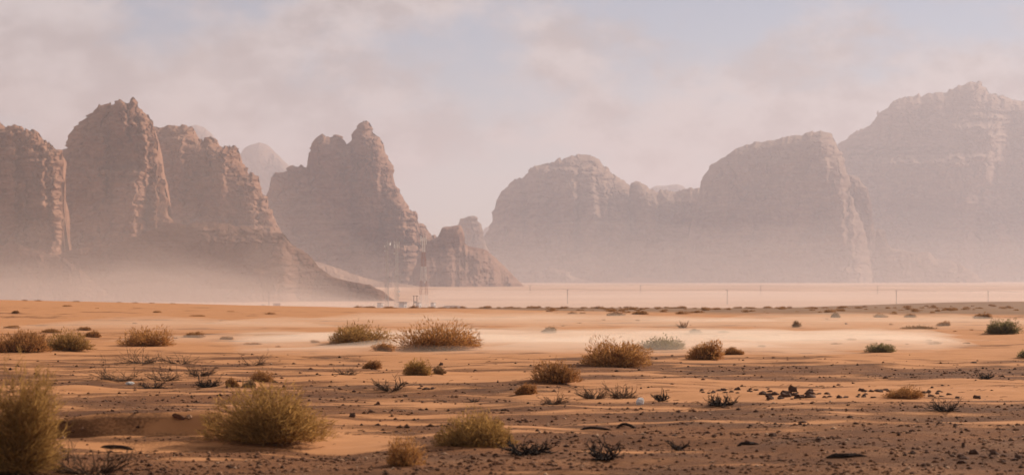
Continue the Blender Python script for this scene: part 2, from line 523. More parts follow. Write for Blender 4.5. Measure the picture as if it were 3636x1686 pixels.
def build_ground():
    Ys = np.concatenate([np.array([-350, -200, -100, -50, -20, 0, 10, 18, 24, 28]),
                         np.arange(30, 64, 0.12), np.arange(64, 100, 0.24), np.arange(100, 180, 0.8),
                         180 * (700 / 180.) ** np.linspace(0, 1, 110), 712 * (1600 / 712.) ** np.linspace(0, 1, 50),
                         1640 * (16000 / 1640.) ** np.linspace(0, 1, 70)])
    ti = np.linspace(-0.262, 0.262, 430)
    to = np.array([0.29, 0.34, 0.42, 0.55, 0.8, 1.3])
    ts = np.concatenate([-to[::-1], ti, to])
    W = np.where(Ys < 0, np.maximum(28, -Ys), np.maximum(28, Ys))
    k = np.minimum(1.0, 5000.0 / W)[:, None]
    a = np.abs(ts)[None, :]
    tt = np.sign(ts)[None, :] * np.where(a > 0.262, 0.262 + (a - 0.262) * k, a)
    X = tt * W[:, None]
    Y = np.repeat(Ys[:, None], len(ts), 1)
    Z = np.empty_like(X)
    for i in range(0, len(Ys), 24):
        Z[i:i + 24] = terrain(X[i:i + 24], Y[i:i + 24])
    V = np.stack([X, Y, Z], -1).reshape(-1, 3)
    me = mesh_from('ground', V, grid_faces(len(Ys), len(ts)), True)
    g, p, s = cover_masks(X, Y)
    at_ = me.color_attributes.new('cover', 'FLOAT_COLOR', 'POINT')
    at_.data.foreach_set('color', np.stack([g, p, s, np.ones_like(g)], -1).astype(np.float32).ravel())
    tag(link('ground', me, m_ground), 'orange desert sand and gravel plain reaching to the mountains', kind='structure')
build_ground()

# ------------------------------------------------------------------ mountains
def mountain(name, label, outline, Y, mat, D=150, w=70, lean=0.12, butt=(), talus=None, flute=22, strata=4.0,
             rough=5.0, seed=0, step=2.4, base=None, edge=11.0, blocky=True, flute_len=48., lumps=()):
    """A rock mass with real depth: its skyline at depth Y, its flanks turning away from that
    skyline, buttresses standing out of the wall, ledges, cracks and a talus foot.
    outline and offsets are in photograph pixels at that depth (Y / F metres each)."""
    o = np.array(outline, float)
    s = Y / F
    if base is None:
        base = float(row_of(np.interp(Y, _tY, _tz), Y)) + 8
    nx = int((o[-1, 0] - o[0, 0]) / step) + 1
    x = np.linspace(o[0, 0], o[-1, 0], nx)
    top = np.interp(x, o[:, 0], o[:, 1])
    hgt = np.clip((base - top) / 120, 0, 1)
    if blocky:
        cell = np.floor(x / 9.0 + 1.1 * noise(x / 31.0, seed * 2.3))
        big = np.floor(x / 27.0 + 0.8 * noise(x / 60.0, seed * 4.3))
        nz = 0.95 * noise(cell * 0.73, seed * 3.1) + 1.9 * noise(big * 0.61, seed * 5.7)
        steep = 1 / (1 + 0.5 * np.abs(np.gradient(top, x)))
        top = top + hgt * steep * (edge * 1.1 * nz + edge * 0.4 * noise(x / 4.5, seed * 1.9))
    else:
        top = top + hgt * edge * fbm(x / 30.0, seed * 3.1, 0, 4)
    top = np.minimum(top, base - 0.5)
    nr = int((base - top.min()) / step) + 2
    v = np.linspace(0, 1, nr)
    PX = np.repeat(x[None, :], nr, 0)
    PY = base + (top[None, :] - base) * v[:, None]
    # distance to the skyline
    A = np.stack([x, top], 1)[::2]
    B = np.roll(A, -1, 0)[:-1]; A = A[:-1]
    dist = np.full(PX.shape, 1e9)
    ab = B - A
    L2 = (ab ** 2).sum(1)
    for j0 in range(0, nr, 16):
        qx = PX[j0:j0 + 16][..., None]; qy = PY[j0:j0 + 16][..., None]
        tt = np.clip(((qx - A[:, 0]) * ab[:, 0] + (qy - A[:, 1]) * ab[:, 1]) / L2, 0, 1)
        d2 = (qx - A[:, 0] - tt * ab[:, 0]) ** 2 + (qy - A[:, 1] - tt * ab[:, 1]) ** 2
        dist[j0:j0 + 16] = np.sqrt(d2.min(-1))
    u = np.clip(dist / w, 0, 1)
    G = np.sqrt(1 - (1 - u) ** 2)
    P_ = D * G + lean * dist
    dep = base - PY
    fade = 0.62 * sstep(0, 0.5, u) + 0.38 * sstep(0, 0.07, u)
    wx = PX + 9 * noise(PX / 60, PY / 45, seed + 0.5) + 16 * noise(np.floor(PY / 19. + 0.6 * noise(PX / 80., PY / 50., seed + 8.)) * 0.77, PX / 200., seed + 5.5)
    fl = noise(wx / flute_len, PY / 260., seed + 1.3) + 0.55 * noise(wx / (flute_len * 0.42), PY / 120., seed + 7.7)
    fl = np.where(fl > 0, fl, fl * 1.6)
    P_ = P_ + flute * fl * fade
    for (bx, btop, bw, amp, bot) in butt:
        q = (PX + 6 * noise(PX / 40, PY / 30, seed + bx * .01) - bx) / bw
        sh = np.where(q < 0.62, sstep(-1.0, 0.5, q), sstep(0.80, 0.62, q))
        P_ = P_ + amp * sh * sstep(btop, btop + 14, PY + 7 * noise(PX / 18, 0.2, seed)) * sstep(bot + 30, bot, PY)
    ly = PY / 7.5 + 1.2 * noise(PX / 90, PY / 60, seed + 4.0)
    lay = noise(ly, 0.37 * seed, PX / 260.) + 0.6 * noise(ly * 0.33, 3.1, PX / 300.)
    patch = np.clip(0.5 + 0.9 * noise(PX / 70., PY / 55., seed + 6.), 0.1, 1.2)
    P_ = P_ + strata * np.clip(lay * 1.8, -1, 1) * fade * 1.6 * patch
    crack = np.abs(noise(wx / 24., PY / 95., seed + 15.))
    P_ = P_ - 1.3 * rough * np.clip(1 - crack / 0.10, 0, 1) * fade
    cleft = np.abs(noise(wx / 62., PY / 210., seed + 25.))
    P_ = P_ - 5.0 * rough * np.clip(1 - cleft / 0.075, 0, 1) * fade * sstep(-0.3, 0.3, noise(PX / 150., PY / 90., seed + 26.))
    blk = noise(np.floor(wx / 16. + 0.8 * noise(PX / 50, PY / 50, seed)) * 1.7, np.floor(PY / 21. + 0.7 * noise(PX / 40, PY / 30, seed + 3.)) * 1.3, seed + 0.5)
    blk2 = noise(np.floor(wx / 8. + 0.6 * noise(PX / 20, PY / 30, seed)) * 1.3, np.floor(PY / 9. + 0.7 * noise(PX / 30, PY / 20, seed + 3.)) * 1.9, seed + 0.7)
    P_ = P_ + (2.2 * blk + 1.1 * blk2) * rough * fade
    P_ = P_ + rough * fbm(PX / 14., PY / 10., seed + 2.2, 4, 0.55) * sstep(0, 0.3, u)
    if talus is not None:
        tx = np.array(talus, float)
        tl = np.interp(x, tx[:, 0], tx[:, 1]) + 9 * fbm(x / 45., seed * 1.7, 0, 4)
        dt = np.clip(PY - tl[None, :], 0, None)
        P_ = P_ + dt * 1.5 + np.minimum(dt, 14) * 0.8
        tm = sstep(0, 22, dt)
        P_ = P_ + tm * 7 * fbm(PX / 40., PY / 30., seed + 9.1, 4)
    row = np.floor(PY / 11. + 0.9 * noise(PX / 120., PY / 60., seed + 14.))
    jn = 1.5 * noise(row * 0.71, PX / 90., seed + 11.) + 0.6 * noise(PX / 20., PY / 7., seed + 13.)
    jx = np.minimum(edge, 9) * 1.1 * jn * sstep(0, 60, dep)
    jy = 0.35 * edge * noise(PX / 11., PY / 7., seed + 12.) * sstep(0, 60, dep)
    for (lx0, lx1, ly0, ly1, amp) in lumps:
        reg = sstep(lx0, lx0 + 60, PX) * sstep(lx1, lx1 - 60, PX) * sstep(ly0, ly0 + 25, PY) * sstep(ly1, ly1 - 12, PY)
        bl = 1 - np.abs(noise(PX / 46., PY / 20., seed + 21.)) * 2.0 + 0.5 * (1 - np.abs(noise(PX / 15., PY / 7., seed + 22.)) * 2)
        P_ = P_ + amp * reg * bl + 0.9 * sstep(lx0, lx0 + 60, PX) * sstep(lx1, lx1 - 60, PX) * np.clip(PY - ly0, 0, ly1 - ly0)
    rid = 22 * noise(x / 130., seed + 0.9)[None, :] * s
    YY = Y - P_ * s + rid
    X, _, Z = at(PX + jx, PY + jy, YY)
    V1 = np.stack([X, YY, Z], -1).reshape(-1, 3)
    F1 = grid_faces(nr, nx)
    # far side
    cs = np.arange(0, nx, 4)
    if cs[-1] != nx - 1: cs = np.append(cs, nx - 1)
    rb = np.linspace(nr - 1, 0, 14).astype(int)
    Xb, Zb = X[rb][:, cs], Z[rb][:, cs]
    Yb = (Y + rid[:, cs]) + 0.8 * s * (D * G[rb][:, cs] + lean * dist[rb][:, cs] + 0.5 * flute * (fl * fade)[rb][:, cs])
    V2 = np.stack([Xb, Yb, Zb], -1).reshape(-1, 3)
    F2 = grid_faces(len(rb), len(cs), len(V1))
    me = mesh_from(name, np.concatenate([V1, V2]), np.concatenate([F1, F2]), not blocky)
    return tag(link(name, me, mat), label, kind='structure')

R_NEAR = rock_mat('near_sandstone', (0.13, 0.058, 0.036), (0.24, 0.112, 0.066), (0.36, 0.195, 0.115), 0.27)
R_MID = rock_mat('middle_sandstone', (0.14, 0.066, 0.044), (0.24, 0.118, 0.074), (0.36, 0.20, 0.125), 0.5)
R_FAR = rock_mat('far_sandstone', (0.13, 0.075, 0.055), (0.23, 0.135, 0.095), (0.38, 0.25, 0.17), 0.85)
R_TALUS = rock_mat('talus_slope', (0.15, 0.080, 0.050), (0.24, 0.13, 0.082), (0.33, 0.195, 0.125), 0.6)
m_rubble, t, b = new_mat('rubble_slope')
c = N(t, 'ShaderNodeTexCoord')
t.links.new(mix(t, tnoise(t, c.outputs['Object'], 0.012, 5, 0.6), ramp(t, tnoise(t, c.outputs['Object'], 0.35, 8, 0.75), [(0.35, (0.09, 0.043, 0.028)), (0.65, (0.24, 0.122, 0.075))]), (0.20, 0.10, 0.062)), b.inputs['Base Color'])
tbump(t, tnoise(t, c.outputs['Object'], 0.25, 8, 0.7), 0.6, 2.0, b)
R_SAND = rock_mat('dune_sand', (0.28, 0.155, 0.10), (0.33, 0.19, 0.12), (0.38, 0.22, 0.145), 3.0)

# nearest wall, at the left edge
mountain('mountain', 'dark fluted sandstone wall at the left edge of the range',
    [(-520, 1060), (-480, 700), (-420, 560), (-300, 480), (-160, 450), (-60, 420), (0, 437), (14, 453), (43, 446), (68, 441), (93, 456), (117, 464),
     (135, 471), (146, 506), (174, 519), (178, 533), (218, 538), (221, 700), (224, 900), (226, 1070)],
    2050, R_NEAR, D=110, w=60, flute=26, seed=1, flute_len=42,
    butt=[(20, 520, 45, 55, 2000), (112, 560, 62, 60, 730), (150, 715, 95, 70, 2000), (-120, 600, 90, 60, 2000), (60, 640, 40, 45, 2000)],
    talus=[(-500, 850), (0, 872), (43, 858), (107, 880), (236, 900)])
# highest left peak
mountain('mountain', 'highest layered sandstone peak at left with a sunlit notch at its top',
    [(180, 1070), (190, 560), (221, 535), (231, 520), (246, 499), (252, 470), (254, 456), (278, 439), (295, 428), (306, 410), (335, 392),
     (345, 378), (377, 367), (399, 362), (409, 350), (427, 345), (438, 353), (443, 366), (450, 360), (463, 355), (484, 358), (488, 375), (501, 385),
     (504, 400), (523, 403), (527, 417), (539, 421), (541, 440), (548, 455), (556, 520), (580, 640), (600, 760), (620, 900), (630, 1070)],
    2350, R_NEAR, D=120, w=80, flute=16, seed=2, strata=5, flute_len=60,
    butt=[(425, 352, 34, 60, 470), (478, 430, 60, 55, 720), (330, 470, 60, 45, 700), (395, 600, 150, 90, 2000), (440, 640, 58, 60, 2000), (520, 470, 52, 40, 900), (560, 640, 52, 40, 2000)],
    talus=[(180, 900), (420, 880), (620, 800)])
# shoulder to its right
mountain('mountain', 'broad dark shoulder ridge right of the highest left peak',
    [(500, 1070), (520, 470), (545, 453), (570, 455), (591, 449), (620, 446), (662, 451), (684, 464), (701, 485), (719, 498), (755, 496), (769, 496),
     (780, 513), (812, 519), (830, 518), (842, 528), (846, 549), (855, 574), (867, 598), (890, 613), (910, 626), (920, 648), (928, 678),
     (950, 720), (975, 780), (1000, 840), (1030, 910), (1050, 1000), (1060, 1070)],
    2750, R_NEAR, D=140, w=95, flute=15, seed=3, flute_len=70, lean=0.25,
    butt=[(600, 480, 70, 40, 900), (745, 520, 80, 40, 900), (860, 640, 70, 40, 900)], talus=[(500, 820), (700, 790), (1000, 800), (1250, 950)])
# rounded hill in front
mountain('hill', 'bare rounded talus hill in front of the left peaks',
    [(130, 1075), (160, 980), (213, 900), (285, 882), (400, 870), (463, 848), (548, 812), (612, 790), (655, 798), (700, 790), (755, 786), (800, 796),
     (870, 806), (934, 819), (1001, 832), (1034, 866), (1068, 886), (1101, 913), (1148, 960), (1202, 993), (1269, 1003), (1322, 1012), (1356, 1033), (1400, 1065)],
    2000, m_rubble, D=10, w=45, flute=9, seed=4, lean=1.0, blocky=False, edge=5, strata=3.0, rough=2.6, flute_len=110, lumps=[(660, 1060, 795, 868, 15)])
mountain('hill', 'low rubble slope at the foot of the left wall',
    [(-500, 1070), (-420, 930), (-200, 880), (0, 880), (43, 866), (107, 885), (206, 905), (290, 960), (380, 1040), (420, 1070)],
    1900, m_rubble, D=10, w=45, flute=9, seed=5, lean=1.0, blocky=False, edge=5, strata=2.0, rough=3.5, flute_len=70)
# central spire
mountain('mountain', 'central spire with twin knobs and stepped right flank',
    [(880, 1040), (915, 760), (951, 685), (964, 665), (967, 625), (978, 615), (1008, 608), (1034, 597), (1065, 590), (1091, 597), (1095, 578), (1098, 534),
     (1110, 514), (1112, 501), (1125, 491), (1148, 483), (1166, 490), (1174, 496), (1180, 486), (1195, 482), (1219, 489), (1225, 507), (1238, 507), (1247, 497), (1250, 477),
     (1262, 460), (1269, 447), (1280, 440), (1284, 433), (1297, 432), (1302, 440), (1312, 444), (1321, 457), (1324, 470), (1333, 472), (1337, 487), (1349, 494), (1354, 514),
     (1366, 524), (1371, 544), (1376, 564), (1389, 584), (1394, 605), (1403, 645), (1413, 662), (1417, 678), (1430, 695), (1437, 715),
     (1450, 732), (1460, 749), (1480, 755), (1485, 785), (1510, 798), (1520, 819), (1534, 831), (1564, 836), (1620, 880), (1680, 960), (1720, 1040)],
    4100, R_MID, D=130, w=85, flute=14, seed=6, strata=6.0, rough=3.8, flute_len=55, edge=7.5,
    butt=[(1180, 520, 90, 35, 900), (1395, 720, 60, 45, 900), (1300, 480, 70, 30, 800), (1420, 800, 80, 45, 2000)],
    talus=[(880, 880), (1150, 900), (1350, 850), (1500, 880), (1720, 960)])
mountain('mountain', 'flat topped rock block with a rubble ramp below the central spire',
    [(1440, 1030), (1490, 900), (1530, 850), (1563, 838), (1566, 812), (1575, 806), (1637, 800), (1641, 812), (1647, 826), (1652, 866),
     (1671, 876), (1725, 886), (1758, 913), (1792, 946), (1832, 986), (1870, 1025)],
    3900, R_MID, D=55, w=30, flute=6, seed=7, lean=0.55, rough=3.5, edge=1.8, talus=[(1440, 870), (1660, 880), (1870, 960)], butt=[(1690, 885, 50, 25, 950)])
mountain('mountain', 'small hazy knob behind the flat topped block',
    [(1600, 1020), (1625, 800), (1631, 785), (1644, 775), (1678, 765), (1691, 767), (1698, 785), (1708, 792), (1714, 812), (1716, 840), (1730, 870), (1760, 1020)],
    5900, R_FAR, D=50, w=40, flute=8, seed=8, edge=4.0)
# rounded dome
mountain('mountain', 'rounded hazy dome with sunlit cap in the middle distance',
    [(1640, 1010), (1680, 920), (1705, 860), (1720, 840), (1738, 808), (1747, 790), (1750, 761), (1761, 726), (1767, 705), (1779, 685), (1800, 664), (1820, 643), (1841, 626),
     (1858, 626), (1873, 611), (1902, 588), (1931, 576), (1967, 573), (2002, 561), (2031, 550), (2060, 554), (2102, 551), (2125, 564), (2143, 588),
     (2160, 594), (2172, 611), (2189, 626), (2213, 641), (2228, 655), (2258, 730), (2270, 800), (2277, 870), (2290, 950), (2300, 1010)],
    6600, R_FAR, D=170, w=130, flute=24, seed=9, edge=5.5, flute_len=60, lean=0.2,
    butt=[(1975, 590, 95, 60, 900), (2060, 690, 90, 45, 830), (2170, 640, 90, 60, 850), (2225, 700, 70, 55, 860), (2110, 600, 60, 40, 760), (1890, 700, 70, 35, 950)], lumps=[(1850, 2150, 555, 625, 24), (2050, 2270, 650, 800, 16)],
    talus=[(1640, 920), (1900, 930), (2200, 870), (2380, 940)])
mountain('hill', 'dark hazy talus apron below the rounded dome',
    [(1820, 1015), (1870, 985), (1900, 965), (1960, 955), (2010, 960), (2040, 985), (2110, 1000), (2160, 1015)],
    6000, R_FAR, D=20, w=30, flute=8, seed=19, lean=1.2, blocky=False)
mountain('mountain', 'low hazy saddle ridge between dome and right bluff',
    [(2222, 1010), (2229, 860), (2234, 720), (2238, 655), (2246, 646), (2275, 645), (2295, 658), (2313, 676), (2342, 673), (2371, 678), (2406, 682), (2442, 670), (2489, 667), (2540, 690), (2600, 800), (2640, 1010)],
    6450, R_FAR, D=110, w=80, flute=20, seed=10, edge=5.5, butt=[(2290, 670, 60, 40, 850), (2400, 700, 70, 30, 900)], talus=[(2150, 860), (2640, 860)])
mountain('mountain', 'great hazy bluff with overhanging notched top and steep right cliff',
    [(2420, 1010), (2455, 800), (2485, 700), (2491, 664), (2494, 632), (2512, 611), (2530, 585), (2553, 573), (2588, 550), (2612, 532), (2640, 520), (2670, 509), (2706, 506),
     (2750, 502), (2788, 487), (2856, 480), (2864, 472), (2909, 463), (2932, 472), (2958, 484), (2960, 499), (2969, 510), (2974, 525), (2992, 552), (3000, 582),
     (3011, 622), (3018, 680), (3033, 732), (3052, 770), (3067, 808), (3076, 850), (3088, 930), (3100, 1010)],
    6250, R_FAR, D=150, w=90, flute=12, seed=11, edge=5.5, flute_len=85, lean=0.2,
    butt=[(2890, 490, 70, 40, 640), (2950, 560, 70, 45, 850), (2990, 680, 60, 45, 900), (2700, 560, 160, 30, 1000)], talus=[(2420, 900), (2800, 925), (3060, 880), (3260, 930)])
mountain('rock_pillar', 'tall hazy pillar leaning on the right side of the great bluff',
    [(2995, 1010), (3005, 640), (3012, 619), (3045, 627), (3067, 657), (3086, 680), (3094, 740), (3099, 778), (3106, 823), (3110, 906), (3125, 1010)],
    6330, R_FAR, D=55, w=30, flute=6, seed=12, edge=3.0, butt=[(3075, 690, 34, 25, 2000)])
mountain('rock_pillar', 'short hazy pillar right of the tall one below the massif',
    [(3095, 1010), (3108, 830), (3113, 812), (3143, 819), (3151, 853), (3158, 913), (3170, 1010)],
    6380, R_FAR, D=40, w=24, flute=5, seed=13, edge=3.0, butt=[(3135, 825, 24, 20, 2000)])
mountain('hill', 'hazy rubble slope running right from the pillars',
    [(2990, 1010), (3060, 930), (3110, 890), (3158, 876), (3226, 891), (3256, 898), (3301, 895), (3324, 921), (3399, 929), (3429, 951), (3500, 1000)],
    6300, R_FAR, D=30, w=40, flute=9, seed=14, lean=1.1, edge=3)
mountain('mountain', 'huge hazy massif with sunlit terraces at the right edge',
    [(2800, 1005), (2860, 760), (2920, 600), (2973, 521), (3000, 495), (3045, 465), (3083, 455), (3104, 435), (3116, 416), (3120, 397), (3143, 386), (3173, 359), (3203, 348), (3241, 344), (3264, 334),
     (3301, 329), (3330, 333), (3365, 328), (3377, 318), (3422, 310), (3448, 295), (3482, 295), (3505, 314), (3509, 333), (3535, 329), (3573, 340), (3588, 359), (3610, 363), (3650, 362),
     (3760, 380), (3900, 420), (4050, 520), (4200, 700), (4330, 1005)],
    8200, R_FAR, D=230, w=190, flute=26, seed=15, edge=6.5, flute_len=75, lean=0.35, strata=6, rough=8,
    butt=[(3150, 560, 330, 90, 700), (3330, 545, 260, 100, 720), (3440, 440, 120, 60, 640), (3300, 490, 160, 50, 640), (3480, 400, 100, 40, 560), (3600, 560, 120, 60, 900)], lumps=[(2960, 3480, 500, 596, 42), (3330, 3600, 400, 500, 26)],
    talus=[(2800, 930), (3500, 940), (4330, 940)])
# pale far shapes
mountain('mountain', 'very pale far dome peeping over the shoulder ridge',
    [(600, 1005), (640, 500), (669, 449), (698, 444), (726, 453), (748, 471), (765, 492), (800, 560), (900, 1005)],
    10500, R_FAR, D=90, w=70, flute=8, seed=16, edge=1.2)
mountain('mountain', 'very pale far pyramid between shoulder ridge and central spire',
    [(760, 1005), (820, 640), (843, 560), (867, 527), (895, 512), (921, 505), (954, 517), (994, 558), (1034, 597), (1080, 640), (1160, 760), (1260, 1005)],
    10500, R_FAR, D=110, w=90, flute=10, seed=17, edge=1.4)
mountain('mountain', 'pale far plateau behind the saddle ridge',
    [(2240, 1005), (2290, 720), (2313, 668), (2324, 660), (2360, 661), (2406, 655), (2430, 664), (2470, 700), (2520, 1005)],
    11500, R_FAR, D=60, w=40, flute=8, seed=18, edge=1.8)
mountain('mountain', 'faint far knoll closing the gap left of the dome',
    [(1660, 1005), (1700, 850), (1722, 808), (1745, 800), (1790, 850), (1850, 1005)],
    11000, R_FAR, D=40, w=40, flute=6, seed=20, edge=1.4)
mountain('sand_dune', 'pale pink sand sheet below the saddle ridge',
    [(2080, 1012), (2140, 1006), (2190, 994), (2232, 985), (2262, 983), (2330, 990), (2400, 993), (2430, 997), (2600, 1002), (2760, 1012)],
    6100, R_SAND, D=6, w=20, flute=3, seed=21, lean=3.0, blocky=False, edge=1, strata=0.3, rough=1.0)
mountain('sand_dune', 'pale sand apron at the foot of the central spire',
    [(1020, 1045), (1068, 935), (1110, 925), (1180, 945), (1260, 975), (1340, 998), (1450, 1010), (1560, 1030)],
    3700, R_SAND, D=10, w=40, flute=5, seed=22, lean=1.9, blocky=False, edge=2, strata=0.5, rough=2.0)

# ------------------------------------------------------------------ air: haze and blowing dust
def volume_mat(name, col, dens):
    m = bpy.data.materials.new(name)
    m.use_nodes = True
    t = m.node_tree
    t.nodes.clear()
    out = N(t, 'ShaderNodeOutputMaterial')
    v = N(t, 'ShaderNodeVolumePrincipled')
    v.inputs['Color'].default_value = (*col, 1)
    v.inputs['Density'].default_value = dens
    v.inputs['Anisotropy'].default_value = 0.3
    t.links.new(v.outputs[0], out.inputs['Volume'])
    return m
hz = MB().box((0, 8150, 362), (22000, 17900, 796)).build('haze', volume_mat('haze_air', (0.605, 0.575, 0.64), 1.12e-4))
tag(hz, 'pale pink dusty haze filling the whole valley', kind='stuff')

def dust_slab(name, label, y0, y1, x0, x1, topf, zb, dens, soft=5, col=(0.73, 0.61, 0.56), nx=60, ny=30):
    ys = np.linspace(y0, y1, ny)
    X = np.linspace(x0, x1, nx)[None, :] * ys[:, None]
    Yg = np.repeat(ys[:, None], nx, 1)
    ex = np.minimum(sstep(0, soft, np.arange(nx)), sstep(0, soft, np.arange(nx)[::-1]))[None, :]
    ey = np.minimum(sstep(0, 4, np.arange(ny)), sstep(0, 4, np.arange(ny)[::-1]))[:, None]
    top = zb + 0.05 + np.maximum(topf(X, Yg) - zb, 0) * ex * ey
    n = nx * ny
    V = np.concatenate([np.stack([X, Yg, top], -1).reshape(-1, 3), np.stack([X, Yg, 0 * X + zb], -1).reshape(-1, 3)])
    Fs = [tuple(q) for q in grid_faces(ny, nx)] + [tuple(q[::-1]) for q in grid_faces(ny, nx, n)]
    ring = [i for i in range(nx)] + [r * nx + nx - 1 for r in range(1, ny)] + [(ny - 1) * nx + i for i in range(nx - 2, -1, -1)] + [r * nx for r in range(ny - 2, 0, -1)]
    for a, b_ in zip(ring, ring[1:] + ring[:1]):
        Fs.append((b_, a, a + n, b_ + n))
    o = link(name, mesh_from(name, V, Fs, True), volume_mat(name, col, dens))
    return tag(o, label, kind='stuff')
for k, (tp, de, lb) in enumerate([(210, 1.1e-4, 'tallest thin dust veil in front of the left mountains'), (75, 1.3e-4, 'high dust veil in front of the left mountains'),
                     (40, 2.4e-4, 'dust bank drifting along the foot of the left mountains'), (24, 3.4e-4, 'low dust bank behind the left dune'), (15, 3.6e-4, 'dense lowest dust along the valley floor at left')]):
    dust_slab('blowing_dust', lb, 470, 1840, -0.34, 0.0,
          lambda X, Y: -9 + (tp + 9) * sstep(-0.02, -0.15, X / Y) * (1 + 0.65 * noise(X / 48, Y / 330, k * 3.3) + 0.3 * noise(X / 17, Y / 200, k)) * np.clip((Y - 470) / 1370., 0, 1), -16, de, 8, nx=110)
dust_slab('blowing_dust', 'thin dust veil over the far plain at right', 760, 3200, -0.06, 0.30,
          lambda X, Y: -2.5 + 2.0 * noise(X / 200, Y / 500, 5.2) + 0.001 * (Y - 760), -16, 0.0005)
for k, (tp, de, lb) in enumerate([(190, 0.9e-4, 'far high dust veil in front of the dome and the great bluff'), (140, 0.6e-4, 'far low dust veil in front of the dome and the great bluff')]):
    dust_slab('blowing_dust', lb, 2300, 5900, -0.12, 0.34,
          lambda X, Y: -20 + (tp + 20) * (1 + 0.25 * noise(X / 300, Y / 700, k * 4.1)) * np.clip((Y - 2300) / 3600., 0, 1), -25, de, 12, nx=80)
dust_slab('blowing_dust', 'continuous low dust sheet streaming over the pale sand in the middle distance', 86, 150, -0.20, 0.26,
          lambda X, Y: terrain(X, Y, False) - 0.2 + (0.2 + 0.27 * np.clip(1 + 1.5 * noise(X / 7.0, Y / 11.0, 7.1) + 0.7 * noise(X / 2.6, Y / 5.0, 3.1), 0.05, 3) * sstep(-0.14, -0.03, X / Y)) * sstep(85, 97, Y) * sstep(150, 118, Y),
          -2.6, 0.060, 26, (0.84, 0.72, 0.61), 130, 60)
DR = [  # px, Y, half length x, half depth y, top, density
    (1480, 112, 13, 13, 0.55, 0.042), (2250, 112, 14, 13, 0.52, 0.065), (2900, 116, 13, 14, 0.35, 0.040),
    (950, 112, 11, 13, 0.40, 0.030), (1800, 170, 30, 34, 0.7, 0.018), (600, 150, 16, 26, 0.6, 0.014), (3100, 165, 26, 34, 0.6, 0.016),
]
for i, (px, Yc, hx, hy, hz_, de) in enumerate(DR):
    c0 = ground_at(px, Yc)
    def tf(X, Y, c0=c0, hx=hx, hy=hy, hz_=hz_, i=i):
        r = ((X - c0.x) / hx) ** 2 + ((Y - c0.y) / hy) ** 2
        return terrain(X, Y, False) - 0.5 + (hz_ + 0.5) * np.exp(-1.6 * r) * (1 + 0.35 * noise(X / 4.0, Y / 7.0, i))
    t0 = (c0.x - 1.5 * hx) / Yc; t1 = (c0.x + 1.5 * hx) / Yc
    dust_slab('blowing_dust', ['low dust gust around the largest golden bush', 'low dust gust behind the large golden bush at right of centre', 'low dust gust near the grey green cushion bush',
              'low dust gust over sand left of the wide olive bush', 'broad dust sheet over sand in the middle distance', 'faint dust sheet over the left sand', 'faint dust sheet over the right sand'][i],
              Yc - 1.5 * hy, Yc + 1.5 * hy, t0, t1, tf, float(c0.z) - 2.6, de, 9, (0.84, 0.71, 0.59), 50, 30)

